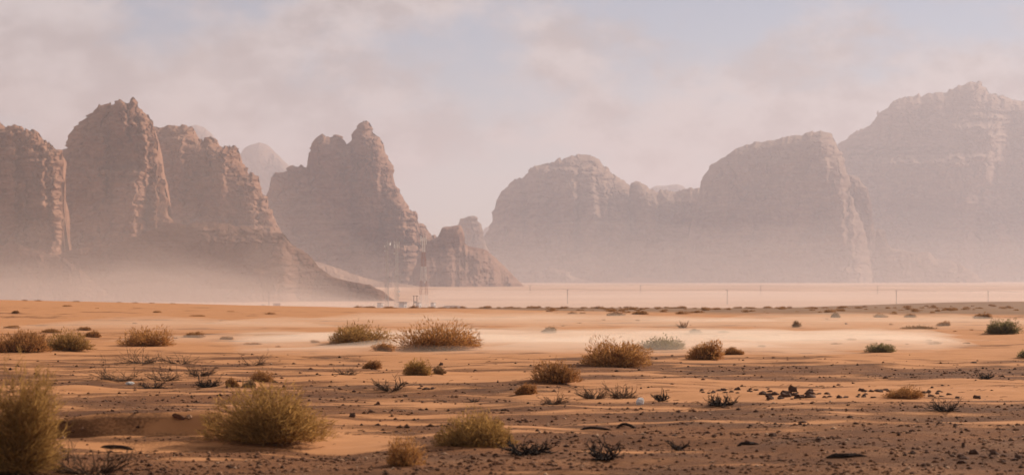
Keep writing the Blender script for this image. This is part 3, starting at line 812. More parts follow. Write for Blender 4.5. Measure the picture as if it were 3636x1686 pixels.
# ------------------------------------------------------------------ bushes
def ribbons(P0, P1, P2, w):
    """Two-segment tapering twigs as thin three-sided slivers; arrays of points."""
    n = len(P0)
    d = P2 - P0
    r = np.cross(d, np.random.RandomState(n).normal(size=(n, 3)))
    r /= np.linalg.norm(r, axis=1)[:, None] + 1e-9
    w = w[:, None]
    V = np.stack([P0 - r * w, P0 + r * w, P1 - r * w * .75, P1 + r * w * .75, P2], 1).reshape(-1, 3)
    b = np.arange(n) * 5
    Fs = np.concatenate([np.stack([b, b + 1, b + 3], 1), np.stack([b, b + 3, b + 2], 1), np.stack([b + 2, b + 3, b + 4], 1)])
    return V, Fs
def make_bush(w, h, dens, seed, px_size, upright=0.35):
    """Stems rising from the root and twigs with small leaves filling a lobed dome."""
    rs = np.random.RandomState(seed)
    R = w / 2
    lobe_ph = rs.uniform(0, 6.28, 4)
    def dome(d):
        az = np.arctan2(d[:, 1], d[:, 0])
        el = d[:, 2]
        k = 1 + 0.13 * np.sin(2 * az + lobe_ph[0]) + 0.11 * np.sin(3 * az + lobe_ph[1] + 2 * el) + 0.10 * np.sin(5 * az + lobe_ph[2] + 4 * el)
        k = k + 0.22 * noise(d[:, 0] * 2.6 + seed, d[:, 1] * 2.6, d[:, 2] * 2.6)
        return d * k[:, None] * np.array([R, R * 0.85, h * 0.92])
    lobes = [(0, 0, 1.0, 1.0)]
    for _ in range(rs.randint(2, 5)):
        a_ = rs.uniform(0, 6.28)
        lobes.append((0.5 * R * cos(a_) * rs.uniform(.6, 1.1), 0.4 * R * sin(a_), rs.uniform(0.42, 0.62), rs.uniform(0.55, 1.12)))
    lobes[0] = (rs.uniform(-.15, .15) * R, 0, 0.80, rs.uniform(0.85, 1.0))
    lob = np.array(lobes)
    lw = lob[:, 2] ** 2; lw /= lw.sum()
    lean_x = rs.uniform(-0.12, 0.25)
    def place(p):
        q = rs.choice(len(lob), size=len(p), p=lw)
        o = p * np.stack([lob[q, 2], lob[q, 2], lob[q, 3]], 1)
        o[:, 0] += lob[q, 0] + lean_x * o[:, 2]
        o[:, 1] += lob[q, 1]
        return o
    def dirs(n):
        d = rs.normal(size=(n, 3))
        d[:, 2] = np.abs(d[:, 2]) * 0.9 + 0.02
        return d / np.linalg.norm(d, axis=1)[:, None]
    # stems
    ns = int(40 + 90 * dens)
    d = dirs(ns)
    tip = place(dome(d) * rs.uniform(0.55, 0.98, (ns, 1)))
    root = np.stack([rs.normal(0, 0.10 * R, ns), rs.normal(0, 0.10 * R, ns), np.full(ns, -0.06)], 1) + tip * np.array([0.18, 0.18, 0])
    mid = root * 0.45 + tip * 0.5 + np.array([0, 0, 0.10 * h]) + rs.normal(0, 0.04 * h, (ns, 3))
    stV, stF = ribbons(root, mid, tip, np.full(ns, max(0.006, 0.25 * px_size)))
    # twigs
    nt_ = int(3000 * dens)
    d = dirs(nt_)
    rad = rs.uniform(0.12, 1.0, nt_) ** 0.55
    base = place(dome(d) * rad[:, None])
    base[:, 2] = np.maximum(base[:, 2], 0.01)
    keep = noise(base[:, 0] / (0.30 * R) + seed, base[:, 1] / (0.30 * R), base[:, 2] / (0.28 * h)) > -0.42
    base = base[keep]; d = d[keep]; nt_ = len(base)
    grow = d * np.array([1, 1, 0.8]) + np.array([0, 0, upright]) + rs.normal(0, 0.42, (nt_, 3))
    grow /= np.linalg.norm(grow, axis=1)[:, None]
    ln = rs.uniform(0.06, 0.17, (nt_, 1)) * h
    m1 = base + grow * ln * 0.5 + rs.normal(0, 0.02 * h, (nt_, 3))
    m2 = base + grow * ln
    wd = rs.uniform(0.16, 0.34, nt_) * px_size + 0.002
    tV, tF = ribbons(base, m1, m2, wd)
    # leaves
    nl = nt_ * 3
    q = rs.randint(0, nt_, nl)
    f_ = rs.uniform(0.2, 1.05, (nl, 1))
    lp = base[q] * (1 - f_) + m2[q] * f_
    ld = rs.normal(size=(nl, 3)) + grow[q]
    ld /= np.linalg.norm(ld, axis=1)[:, None]
    lz = rs.uniform(0.22, 0.55, (nl, 1)) * (px_size + 0.008)
    sd = np.cross(ld, rs.normal(size=(nl, 3)))
    sd /= np.linalg.norm(sd, axis=1)[:, None] + 1e-9
    lV = np.stack([lp, lp + ld * lz + sd * lz * 0.33, lp + ld * lz * 1.9, lp + ld * lz - sd * lz * 0.33], 1).reshape(-1, 3)
    bb = np.arange(nl) * 4 + len(tV)
    lF = np.concatenate([np.stack([bb, bb + 1, bb + 2], 1), np.stack([bb, bb + 2, bb + 3], 1)])
    fo = np.concatenate([tV, lV])
    x0, x1 = np.percentile(fo[:, 0], [1.5, 98.5])
    y0, y1 = np.percentile(fo[:, 1], [1.5, 98.5])
    zt = np.percentile(fo[:, 2], 99.3)
    mid_ = np.array([(x0 + x1) / 2, (y0 + y1) / 2, 0])
    scl = np.array([w / (x1 - x0), 0.85 * w / (y1 - y0), h / zt])
    return ((stV - mid_) * scl, stF), ((fo - mid_) * scl, np.concatenate([tF, lF]))

for i, (px, py, w, h, kind, dens, lab) in enumerate(BUSHES):
    gp = ground_point(px, py)
    s = gp.y / F
    root = empty('desert_bush', gp - Vector((0, 0, 0.01)))
    tag(root, lab, 'bush', 'desert bushes scattered over the sand')
    (sv, sf), (fv, ff) = make_bush(w * s, h * s, dens, 100 + i, 3.55 * s, 0.9 if kind in ('brown', 'dry') or dens < 0.5 else 0.4)
    link('stems', mesh_from('stems', sv, sf), m_stem, root)
    link('foliage', mesh_from('foliage', fv, ff), FOL[kind], root)

# far scrub: small shrubs along the crest, one mesh shared, plus the mass nobody could count
random.seed(5)
def BELOW(px):
    for lim, nm in ((1560, 'the telecom towers'), (1850, 'the flat topped block and knob'), (2240, 'the rounded dome'), (2500, 'the saddle ridge'), (2780, 'the left half of the great bluff'),
                    (3060, 'the right half of the great bluff'), (3330, 'the pillars and rubble slope')):
        if px < lim: return nm
    return 'the huge massif'
(sv, sf), (fv, ff) = make_bush(2.2, 0.8, 0.16, 900, 0.14)
scr_mesh = mesh_from('scrub', np.concatenate([sv, fv]), np.concatenate([sf, ff + len(sv)]))
scr_mesh.materials.append(FOL['brown'])
for i in range(230):
    px = random.uniform(1250, 3620)
    Y = 225 * (700 / 225.) ** random.random() if px > 1900 else random.uniform(420, 700)
    g = ground_at(px, Y)
    o = link('scrub_bush', scr_mesh, None, None, g - Vector((0, 0, 0.05)))
    k = random.uniform(0.2, 0.62) * (0.45 + Y / 650)
    o.scale = (k * random.uniform(0.8, 1.5), k, k * random.uniform(0.6, 1.1))
    o.rotation_euler = (0, 0, random.uniform(0, 6.28))
    tag(o, 'small brown shrub, distant scrub %s, below %s' % ('near edge' if Y < 330 else 'far crest' if Y > 520 else 'middle', BELOW(px)), 'bush', 'distant scrub band')
for i, (px, Y) in enumerate([(88, 290), (135, 292), (270, 296), (425, 300), (480, 300), (540, 301), (614, 303), (665, 302), (345, 240), (560, 225), (700, 200), (820, 230), (240, 250), (960, 215)]):
    g = ground_at(px, Y)
    o = link('scrub_bush', scr_mesh, None, None, g - Vector((0, 0, 0.04)))
    k = random.uniform(0.2, 0.42)
    o.scale = (k * random.uniform(1.0, 1.9), k, k * random.uniform(0.5, 0.9))
    o.rotation_euler = (0, 0, random.uniform(0, 6.28))
    tag(o, (['first', 'second', 'third', 'fourth', 'fifth', 'sixth', 'seventh', 'eighth'][i] + ' tiny dark tuft from the left along the left dune crest') if i < 8 else
        'tiny dark tuft on the left dune slope, ' + ['above the dark olive bush', 'above the dusty pale bush', 'just above the flat small bush', 'high above the very low tuft', 'above the small brown bush', 'far left of the wide olive bush'][i - 8],
        'bush', 'tufts on the left dune')
for i in range(44):
    px = random.uniform(1950, 3560) if i < 34 else random.uniform(450, 1150)
    py = random.uniform(1128, 1238)
    g = ground_point(px, py)
    o = link('dry_tuft', scr_mesh, None, None, g - Vector((0, 0, 0.02)))
    k = random.uniform(0.07, 0.20)
    o.scale = (k * random.uniform(1.0, 2.2), k, k * random.uniform(0.6, 1.2))
    o.rotation_euler = (0, 0, random.uniform(0, 6.28))
    tag(o, 'tiny dry tuft on pale sand below ' + (BELOW(px) if i < 34 else 'the left mountains'), 'bush', 'tiny dry tufts on the dusty sand')

# ------------------------------------------------------------------ dead branches, charred stumps
def branch_mesh(name, seed, spread, h, n=9, thick=0.02, sub=3, flat=0.5):
    r = random.Random(seed)
    mb = MB()
    def grow(p, d, ln, th, lev):
        pts, rad = [p], [th]
        for k in range(4):
            d = (d + Vector((r.uniform(-.3, .3), r.uniform(-.3, .3), r.uniform(-.22, .25)))).normalized()
            p = p + d * ln / 4
            if p.z < 0.01: p.z = 0.01 + r.random() * 0.02
            pts.append(p); rad.append(th * (1 - 0.18 * (k + 1)))
        mb.tube(pts, rad, 4 if lev else 5)
        if lev < 2:
            for k in range(sub):
                j = r.randint(1, 4)
                nd = (d + Vector((r.uniform(-1, 1), r.uniform(-1, 1), r.uniform(-.35, .5)))).normalized()
                grow(pts[j], nd, ln * r.uniform(0.4, 0.7), th * 0.6, lev + 1)
    for i in range(n):
        a = r.uniform(0, 6.28)
        d = Vector((cos(a) * spread, sin(a) * spread, h * r.uniform(flat, 1.2)))
        L = d.length * r.uniform(0.7, 1.1)
        grow(Vector((cos(a) * 0.06 * spread, sin(a) * 0.06 * spread, -0.03)), d.normalized(), L, thick * r.uniform(0.7, 1.2), 0)
    return mb.mesh(name)
DEAD = [  # px, py, width px, height px, n, thick m, mat, label
 (1385, 1388, 110, 62, 8, 0.020, m_deadwood, 'bare dead shrub with one long branch reaching up left, centre left'),
 (710, 1335, 95, 34, 16, 0.013, m_deadwood, 'tangled dead shrub lying low above the broad olive bush'),
 (585, 1352, 120, 44, 16, 0.010, m_deadwood, 'fan of thin dead stems left of the tangled dead shrub'),
 (420, 1352, 160, 26, 14, 0.012, m_deadwood, 'flat spread of dead twigs behind the left white litter'),
 (540, 1378, 90, 16, 9, 0.014, m_burnt, 'low black dead branches right of the left white litter'),
 (735, 1374, 80, 22, 22, 0.013, m_burnt, 'dense dark heap of dead twigs left of the reddish tuft'),
 (330, 1684, 260, 66, 22, 0.014, m_deadwood, 'wide leafless dead shrub at the bottom edge, left'),
 (1228, 1330, 84, 20, 9, 0.013, m_deadwood, 'small heap of dead branches left of the dead shrub on sand'),
 (505, 1290, 150, 20, 14, 0.012, m_deadwood, 'long row of dead twigs along the left sand edge'),
 (640, 1292, 120, 16, 9, 0.012, m_deadwood, 'short row of dead twigs right of the long row'),
 (900, 1296, 110, 20, 7, 0.010, m_deadwood, 'thin dead sticks on the sand edge left of centre'),
 (2110, 1416, 90, 34, 20, 0.012, m_deadwood, 'springy heap of dead twigs left of the white bag'),
 (2205, 1414, 90, 28, 18, 0.014, m_deadwood, 'dark heap of dead twigs directly behind the white bag'),
 (2348, 1424, 52, 34, 8, 0.022, m_burnt, 'charred stump with upright prongs right of the white bag'),
 (2565, 1440, 90, 34, 14, 0.022, m_burnt, 'spiky charred stump alone on orange sand right of the bag'),
 (1965, 1436, 78, 36, 14, 0.012, m_deadwood, 'dead twig heap left of the springy heap'),
 (2150, 1634, 120, 44, 12, 0.028, m_burnt, 'charred stump with broken prongs at the bottom right of centre'),
 (1870, 1614, 150, 40, 14, 0.028, m_burnt, 'charred branch pile right of the rounded dark olive bush'),
 (3360, 1460, 110, 28, 14, 0.014, m_burnt, 'thorny dark dead branches at right below the clods'),
 (2430, 1165, 40, 24, 7, 0.030, m_palewood, 'bare pale dead shrub far off on the sand right of centre'),
 (3500, 1345, 70, 16, 8, 0.018, m_burnt, 'small dark dead branches near the right edge'),
 (2410, 1598, 70, 34, 6, 0.020, m_burnt, 'small charred root standing in gravel, right foreground'),
 (1680, 1428, 40, 14, 5, 0.016, m_burnt, 'small black dead twig below the small dark brown bush'),
]
for i, (px, py, w, h, n, th, mat, lab) in enumerate(DEAD):
    g = ground_point(px, py)
    s = g.y / F
    me = branch_mesh('dead_branches', 300 + i, w * s * 0.5, h * s * 0.6, int(n * 1.9), th * 0.6 * (1 + g.y / 130), 3, 0.4 if h > 30 else 0.1)
    o = link('dead_shrub', me, mat, None, g - Vector((0, 0, 0.01)))
    tag(o, lab, 'dead shrub')
for i, (px, py, ln, th, rz, lab, bend) in enumerate([
    (2115, 1527, 0.58, 0.026, 0.15, 'straight charred log lying in gravel, left of the bent one', 0.03),
    (2225, 1520, 0.38, 0.028, -0.35, 'bent charred log propped up in gravel, right foreground', 0.06),
    (2660, 1580, 0.36, 0.03, 0.1, 'thin dark log lying flat in gravel, right foreground', 0.02),
    (1000, 1566, 0.40, 0.010, 0.1, 'pale bleached stick under the broad olive bush', 0.03),
    (3010, 1624, 0.62, 0.035, 0.05, 'dark weathered plank half buried at the bottom right', 0.01),
    (410, 1592, 0.55, 0.03, -0.12, 'dark stick lying along the foot of the left sand drift', 0.02)]):
    g = ground_point(px, py)
    mb = MB()
    pts = [(ln * (k / 6 - .5), 0.03 * sin(k * 1.7), th * 0.5 + bend * sin(pi * min(1, k / 5.)) - (0.03 if k in (0, 6) else 0)) for k in range(7)]
    mb.tube(pts, [th * (0.6 + 0.4 * sin(pi * (k + .6) / 7)) for k in range(7)], 7)
    o = mb.build('fallen_branch', m_palewood if 'pale' in lab else m_burnt)
    o.location = g
    o.rotation_euler = (0, 0, rz)
    tag(o, lab, 'log')

# ------------------------------------------------------------------ stones
def rock_mesh(name, seed, ang=0.35, sub=2):
    import bmesh
    bm = bmesh.new()
    bmesh.ops.create_icosphere(bm, subdivisions=sub, radius=1.0)
    co = np.array([v.co[:] for v in bm.verts])
    k = 1 + ang * noise(co[:, 0] * 1.3 + seed * 3.3, co[:, 1] * 1.3, co[:, 2] * 1.3) + 0.12 * noise(co[:, 0] * 3.4, co[:, 1] * 3.4 + seed, co[:, 2] * 3.4)
    rr = random.Random(seed)
    for v, kk in zip(bm.verts, k):
        v.co *= kk
    for j in range(4):                                     # broken flat faces
        nrm = Vector((rr.uniform(-1, 1), rr.uniform(-1, 1), rr.uniform(-.2, 1))).normalized()
        lim = rr.uniform(0.55, 0.8)
        for v in bm.verts:
            e = v.co.dot(nrm) - lim
            if e > 0: v.co -= nrm * e * 0.9
    me = bpy.data.meshes.new(name)
    bm.to_mesh(me)
    bm.free()
    return me
ROCKS = {}
for key, mat in (('brown', m_stone), ('dark', m_clod), ('pale', m_pale)):
    ROCKS[key] = []
    for j in range(5):
        me = rock_mesh('stone_' + key, j + 7 * len(ROCKS), 0.55)
        me.materials.append(mat)
        ROCKS[key].append(me)
rr = random.Random(11)
def put_rock(px, py, w, h, key, label, group=None, name='stone'):
    g = ground_point(px, py)
    s = g.y / F
    o = link(name, rr.choice(ROCKS[key]), None, None, g + Vector((0, 0, h * s * 0.08)))
    o.scale = (w * s * 0.5, w * s * 0.5 * rr.uniform(0.7, 1.0), h * s * 0.62)
    o.rotation_euler = (rr.uniform(-.25, .25), rr.uniform(-.25, .25), rr.uniform(0, 6.28))
    tag(o, label, 'stone', group)
def pile(x0, x1, y0, y1, n, wmin, wmax, key, label, group):
    for k in range(n):
        w = rr.uniform(wmin, wmax)
        put_rock(rr.uniform(x0, x1), rr.uniform(y0, y1), w, w * rr.uniform(0.32, 0.6), key, label, group, 'clod')
pile(2700, 2830, 1390, 1418, 18, 14, 46, 'dark', 'dark clod in the big clod heap at right', 'big clod heap')
pile(2815, 2885, 1388, 1415, 9, 18, 46, 'dark', 'dark clod at the right end of the big clod heap', 'right end of the clod heap')
pile(2890, 2960, 1395, 1418, 5, 14, 24, 'dark', 'single dark clod between the two clod heaps', 'clods between the heaps')
pile(2970, 3120, 1398, 1414, 10, 10, 26, 'dark', 'dark clod in the low row below the second heap', 'low clod row')
pile(3060, 3155, 1380, 1392, 11, 16, 32, 'dark', 'dark clod in the second clod heap left of the spreading bush', 'second clod heap')
pile(3265, 3370, 1390, 1408, 11, 12, 28, 'dark', 'dark clod right of the low spreading bush', 'clods right of the bush')
pile(2480, 2630, 1382, 1398, 14, 10, 26, 'dark', 'dark clod in the row above the spiky charred stump', 'clod row above the stump')
pile(2650, 2700, 1382, 1392, 5, 10, 20, 'dark', 'dark clod left of the big clod heap', 'clods left of the heap')
pile(1470, 1570, 1376, 1384, 5, 12, 24, 'dark', 'dark clod in the upper row right of the bare dead shrub', 'upper clod row')
pile(1390, 1590, 1418, 1430, 14, 8, 18, 'dark', 'dark stone in the lower row below the bare dead shrub', 'lower stone row')
pile(3380, 3620, 1605, 1650, 12, 14, 46, 'dark', 'large dark clod in the bottom right corner', 'bottom right clods')
pile(1800, 2060, 1368, 1376, 9, 8, 16, 'dark', 'dark stone in the row under the brown twiggy dome', 'stone row under the dome')
for (px, py, w, h, key, lab) in [
    (2976, 1368, 20, 10, 'pale', 'round pale stone on orange sand above the clod heaps'),
    (3028, 1361, 13, 8, 'brown', 'small stone on sand right of the round pale stone'),
    (1942, 1512, 22, 20, 'pale', 'pale upright block of stone in gravel right of the dark olive bush'),
    (1860, 1549, 18, 14, 'pale', 'pale pointed stone below the pale upright block'),
    (1250, 1480, 34, 20, 'dark', 'dark lumpy stone right of the broad olive bush'),
    (1342, 1436, 20, 20, 'brown', 'pointed brown stone left of the lower stone row'),
    (505, 1641, 20, 12, 'dark', 'dark stone near the bottom edge right of the leafless shrub'),
    (738, 1632, 14, 10, 'dark', 'dark stone below the broad olive bush'),
    (640, 1488, 62, 16, 'brown', 'flat brown stone above the crest of the left sand drift'),
    (672, 1490, 30, 14, 'pale', 'pale flat stone beside the flat brown stone'),
    (3004, 1151, 14, 8, 'brown', 'lone dark boulder far off on smooth sand at right'),
    (1566, 1297, 18, 14, 'dark', 'dark stone behind the pale dry tuft'),
    (3456, 1288, 28, 9, 'dark', 'flat dark stone on the pale gravel at far right'),
    (3410, 1315, 18, 9, 'dark', 'dark stone below and left of the flat dark stone'),
    (2850, 1500, 30, 12, 'dark', 'dark clod in gravel below the big clod heap'),
    (2742, 1548, 32, 20, 'dark', 'double dark stone in the right foreground gravel'),
    (2904, 1563, 34, 14, 'dark', 'dark stone beside a pale twig in the right foreground'),
    (3312, 1421, 14, 9, 'pale', 'pale stone just right below the low spreading bush'),
    (3472, 1415, 38, 16, 'dark', 'large dark clod at right between bush and frame edge'),
    (3398, 1413, 22, 14, 'dark', 'rounded dark clod left of the large dark clod'),
    (3420, 1585, 18, 22, 'dark', 'upright black stone in the bottom right foreground'),
    (2340, 1640, 18, 10, 'pale', 'grey stone at the bottom edge right of the charred stump'),
    (2010, 1602, 16, 12, 'dark', 'black stone left of the bottom charred stump'),
    (2733, 1578, 10, 14, 'pale', 'small pale upright stone beside the thin dark log'),
    (2395, 1548, 24, 9, 'dark', 'flat dark stone in the middle of the right foreground gravel'),
    (1205, 1381, 18, 7, 'dark', 'flat dark stone on sand right of the thin see-through shrub'),
    ]:
    put_rock(px, py, w, h, key, lab)
placed = 0
while placed < 130:
    px = rr.uniform(150, 3620); py = 1275 + 400 * rr.random() ** 1.1
    g = ground_point(px, py)
    m = float(cover_masks(np.array([g.x]), np.array([g.y]))[0][0])
    if rr.random() > m: continue
    w = rr.uniform(5, 9) * (0.5 + (py - 1020) / 420.0)
    put_rock(px, py, w, w * rr.uniform(0.4, 0.75), rr.choice(['dark', 'brown', 'brown', 'dark', 'pale']), 'loose stone ' + (('left of the broad olive bush' if px < 760 else 'around and right of the broad olive bush' if px < 1400 else 'around the rounded dark olive bush' if px < 1900 else
             'around the charred logs and white bag' if px < 2450 else 'below the big clod heap' if px < 3000 else 'in the right foreground') + (', nearest rows' if py > 1500 else ', middle rows' if py > 1380 else ', farthest rows')), 'loose stones in the gravel')
    placed += 1

def build_gravel():
    rs = np.random.RandomState(3)
    n = 90000
    py = 1262 + 440 * rs.uniform(0, 1, n) ** 0.9
    Y = F * CZ / (py - YH)
    X = (rs.uniform(-150, 3790, n) - CX) / F * Y
    m = cover_masks(X, Y)[0]
    cl = fbm(X / 0.9, Y / 1.2, 7.7, 3)
    keep = rs.uniform(0, 1, n) < np.clip((m - 0.30) * 1.1 + 0.35 * cl, 0.008, 1)
    X, Y = X[keep], Y[keep]
    n = len(X)
    Z = np.empty(n)
    od = np.argsort(Y)
    X, Y = X[od], Y[od]
    for i in range(0, n, 1500):
        Z[i:i + 1500] = terrain(X[i:i + 1500], Y[i:i + 1500])
    sz = (0.004 + 0.045 * rs.uniform(0, 1, n) ** 8) * (0.55 + Y / 75.)
    t8 = np.array([[1, 0, 0], [0, 1, 0], [-1, 0, 0], [0, -1, 0], [0, 0, 0.8], [0, 0, -0.5]], float)
    f8 = np.array([[0, 1, 4], [1, 2, 4], [2, 3, 4], [3, 0, 4], [1, 0, 5], [2, 1, 5], [3, 2, 5], [0, 3, 5]])
    a = rs.uniform(0, 6.28, n)
    jit = rs.uniform(0.55, 1.35, (n, 6, 1))
    v = t8[None] * jit * sz[:, None, None]
    asp = rs.uniform(0.7, 1.5, n)[:, None]
    vx = v[..., 0] * asp * np.cos(a)[:, None] - v[..., 1] * np.sin(a)[:, None]
    vy = v[..., 0] * asp * np.sin(a)[:, None] + v[..., 1] * np.cos(a)[:, None]
    V = np.stack([vx + X[:, None], vy + Y[:, None], v[..., 2] * rs.uniform(0.5, 1.1, n)[:, None] + Z[:, None] + 0.15 * sz[:, None]], -1).reshape(-1, 3)
    Fs = (f8[None] + (np.arange(n) * 6)[:, None, None]).reshape(-1, 3)
    m_, t, b = new_mat('pebbles')
    geo = N(t, 'ShaderNodeNewGeometry')
    t.links.new(ramp(t, geo.outputs['Random Per Island'], [(0.0, (0.04, 0.018, 0.011)), (0.55, (0.14, 0.06, 0.029)), (0.9, (0.27, 0.13, 0.065)), (1.0, (0.45, 0.28, 0.17))]), b.inputs['Base Color'])
    o = link('gravel', mesh_from('gravel', V, Fs), m_)
    tag(o, 'dark and pale pebbles strewn over the foreground sand', kind='stuff')
build_gravel()

def build_twig_litter():
    rs = np.random.RandomState(8)
    n = 1500
    py = 1270 + 430 * rs.uniform(0, 1, n)
    Y = F * CZ / (py - YH)
    X = (rs.uniform(-100, 3740, n) - CX) / F * Y
    cl = fbm(X / 3.0, Y / 3.0, 5.5, 3)
    kp = cl > rs.uniform(-0.7, 0.9, n)
    X, Y = X[kp], Y[kp]
    n = len(X)
    Z = np.array([float(terrain(np.array([a]), np.array([b_]))[0]) for a, b_ in zip(X, Y)])
    a = rs.normal(0.3, 0.5, n)
    L = rs.uniform(0.05, 0.20, n)
    th = rs.uniform(0.003, 0.008, n) * (0.6 + Y / 90)
    V, Fs = [], []
    for i in range(n):
        d = np.array([cos(a[i]), sin(a[i]), rs.uniform(-0.05, 0.16)])
        sd = np.array([-sin(a[i]), cos(a[i]), 0])
        c = np.array([X[i], Y[i], Z[i] + th[i] * 1.5])
        m = c + d * L[i] * 0.5 + sd * rs.normal(0, 0.02) + np.array([0, 0, rs.uniform(0, 0.02)])
        b0 = len(V)
        for p, w in ((c - d * L[i] * 0.5, 0.6), (m * 0.6 + c * 0.4, 1.0), (c + d * L[i] * 0.6, 0.3)):
            for ang in (0.5, 2.6, 4.7):
                V.append(p + (sd * cos(ang) + np.array([0, 0, 1]) * sin(ang)) * th[i] * w)
        for r in (0, 3):
            for k in range(3):
                k2 = (k + 1) % 3
                Fs.append((b0 + r + k, b0 + r + k2, b0 + r + 3 + k2, b0 + r + 3 + k))
    m_, t, b = new_mat('twig_litter')
    geo = N(t, 'ShaderNodeNewGeometry')
    t.links.new(ramp(t, geo.outputs['Random Per Island'], [(0.0, (0.035, 0.02, 0.014)), (0.6, (0.10, 0.06, 0.036)), (0.8, (0.30, 0.19, 0.115)), (1.0, (0.5, 0.36, 0.24))]), b.inputs['Base Color'])
    tag(link('twig_litter', mesh_from('twig_litter', V, Fs), m_), 'small broken twigs strewn over the stony foreground', kind='stuff')
build_twig_litter()

# litter
def crumpled(name, w, h, seed):
    import bmesh
    bm = bmesh.new()
    bmesh.ops.create_icosphere(bm, subdivisions=4, radius=1.0)
    co = np.array([v.co[:] for v in bm.verts])
    k = 1 + 0.30 * noise(co[:, 0] * 1.6 + seed, co[:, 1] * 1.6, co[:, 2] * 1.6) - 0.35 * np.abs(noise(co[:, 0] * 3.1, co[:, 1] * 3.1 + seed, co[:, 2] * 3.1)) + 0.08 * noise(co[:, 0] * 8, co[:, 1] * 8, co[:, 2] * 8 + seed)
    for v, c_, kk in zip(bm.verts, co, k):
        v.co = Vector((c_[0] * w + 0.25 * h * c_[2], c_[1] * w * 0.8, c_[2] * h)) * kk
    me = bpy.data.meshes.new(name)
    bm.to_mesh(me)
    bm.free()
    return me
for (px, py, w, h, lab) in [(2272, 1437, 32, 28, 'crumpled white plastic bag on sand right of centre'),
                            (462, 1366, 32, 13, 'flattened white plastic litter among dead twigs at left'),
                            (88, 1598, 26, 22, 'crumpled white plastic litter under the bottom left bush')]:
    g = ground_point(px, py)
    s = g.y / F
    o = link('plastic_bag', crumpled('plastic_bag', w * s / 2, h * s / 2, px), m_white, None, g + Vector((0, 0, h * s * 0.42)))
    tag(o, lab, 'litter')

# ------------------------------------------------------------------ telecom site
SITE_Y = 1370.0
def lattice_tower(px, top_py, w0, w1, mat, label, dishes, panels, rz, square):
    g = ground_at(px, SITE_Y)
    H = (1096 - top_py) * SITE_Y / F + 1.0
    root = empty('lattice_tower', g - Vector((0, 0, 0.3)), rz)
    tag(root, label, 'tower', 'telecom towers in the valley')
    n = 4 if square else 3
    def corner(k, z):
        a = 2 * pi * k / n + pi / n
        r = (w0 + (w1 - w0) * min(1, z / (H * 0.82))) * 0.5 * 1.3
        return Vector((r * cos(a), r * sin(a), z))
    for k in range(n):
        MB().tube([corner(k, 0), corner(k, H * 0.82), corner(k, H)], 0.085, 6).build('leg', mat, root)
    br = MB()
    z = 0.0
    while z < H - 1.2:
        dz = max(1.3, 1.1 * (w0 + (w1 - w0) * min(1, z / (H * 0.82))))
        z2 = min(H, z + dz)
        for k in range(n):
            br.tube([corner(k, z), corner((k + 1) % n, z2)], 0.04, 4)
            br.tube([corner((k + 1) % n, z), corner(k, z2)], 0.04, 4)
            br.tube([corner(k, z2), corner((k + 1) % n, z2)], 0.04, 4)
        z = z2
    br.build('bracing', mat, root)
    for (zz, a, hh) in panels:
        r = w1 * 0.65 + 0.75
        mb = MB().box((r * cos(a), r * sin(a), zz * H), (0.38, 0.22, hh), a + pi / 2)
        ant = mb.build('panel_antenna', m_cabin, root)
        MB().tube([(0, 0, zz * H), (r * cos(a), r * sin(a), zz * H)], 0.05, 4).build('mount', m_steel, ant)
    for (zz, a, rr_) in dishes:
        r = w1 * 0.65 + 0.5 + 0.3 * rr_
        c = Vector((r * cos(a), r * sin(a), zz * H))
        d = Vector((cos(a), sin(a), 0))
        ds = MB().tube([c - d * 0.25, c - d * 0.1, c + d * 0.18], [rr_ * .25, rr_ * 0.8, rr_], 12).build('dish', m_cabin, root)
        MB().tube([(0, 0, c.z), tuple(c - d * 0.2)], 0.06, 4).build('mount', m_steel, ds)
    MB().tube([(0, 0, H - 0.5), (0, 0, H + 2.0)], 0.05, 4).build('lightning_rod', m_steel, root)
    MB().box((0, 0, 0.1), (w0 * 1.5, w0 * 1.5, 0.6)).build('footing', m_roof, root)
lattice_tower(1375, 868, 1.9, 1.25, m_steel, 'leftmost slim lattice telecom tower with a dish at its top', [(0.985, -0.4, 0.9), (0.95, 2.9, 0.5), (0.88, 3.1, 0.4)], [], 0.2, False)
lattice_tower(1409, 862, 2.0, 1.25, m_steel, 'middle slim lattice telecom tower with panel antennas', [(0.82, 3.0, 0.6), (0.98, -0.3, 0.45), (0.26, -1.2, 0.8), (0.20, -0.1, 0.5)],
              [(0.93, 0.2, 2.4), (0.93, 2.3, 2.4), (0.93, 4.4, 2.4), (0.99, 2.8, 1.6)], 0.5, False)
lattice_tower(1504, 848, 5.0, 1.5, m_band, 'tapered red and white lattice telecom tower, rightmost of three', [(0.38, -1.5, 0.7)],
              [(0.985, 0.3, 3.0), (0.985, 2.4, 3.0), (0.985, 4.5, 3.0), (0.93, 0.0, 2.6), (0.93, 3.1, 2.6), (0.93, 4.7, 2.6)], 0.35, True)
def cabin(px, wpx, hpx, label, over=0.15):
    g = ground_at(px, SITE_Y - 6)
    s = SITE_Y / F
    rz = radians(62)
    W = wpx * s / 1.32
    Hh = hpx * s
    root = empty('equipment_cabin', g - Vector((0, 0, 0.2)), rz)
    tag(root, label, 'cabin', 'equipment cabins at the towers')
    MB().box((0, 0, Hh / 2), (W, W, Hh)).build('wall', m_cabin, root)
    MB().box((0, 0, Hh + 0.1), (W + 2 * over, W + 2 * over, 0.2)).build('roof', m_roof, root)
    d = MB().box((W * 0.1, -W / 2 - 0.03, 1.05), (0.9, 0.07, 2.0)).build('door', m_roof, root)
    MB().box((W * 0.1 + 0.33, -W / 2 - 0.09, 1.05), (0.06, 0.08, 0.2)).build('handle', m_steel, d)
    MB().box((W / 2 + 0.16, 0.1 * W, Hh * 0.6), (0.32, 0.8, 0.6)).build('cooling_unit', m_steel, root)
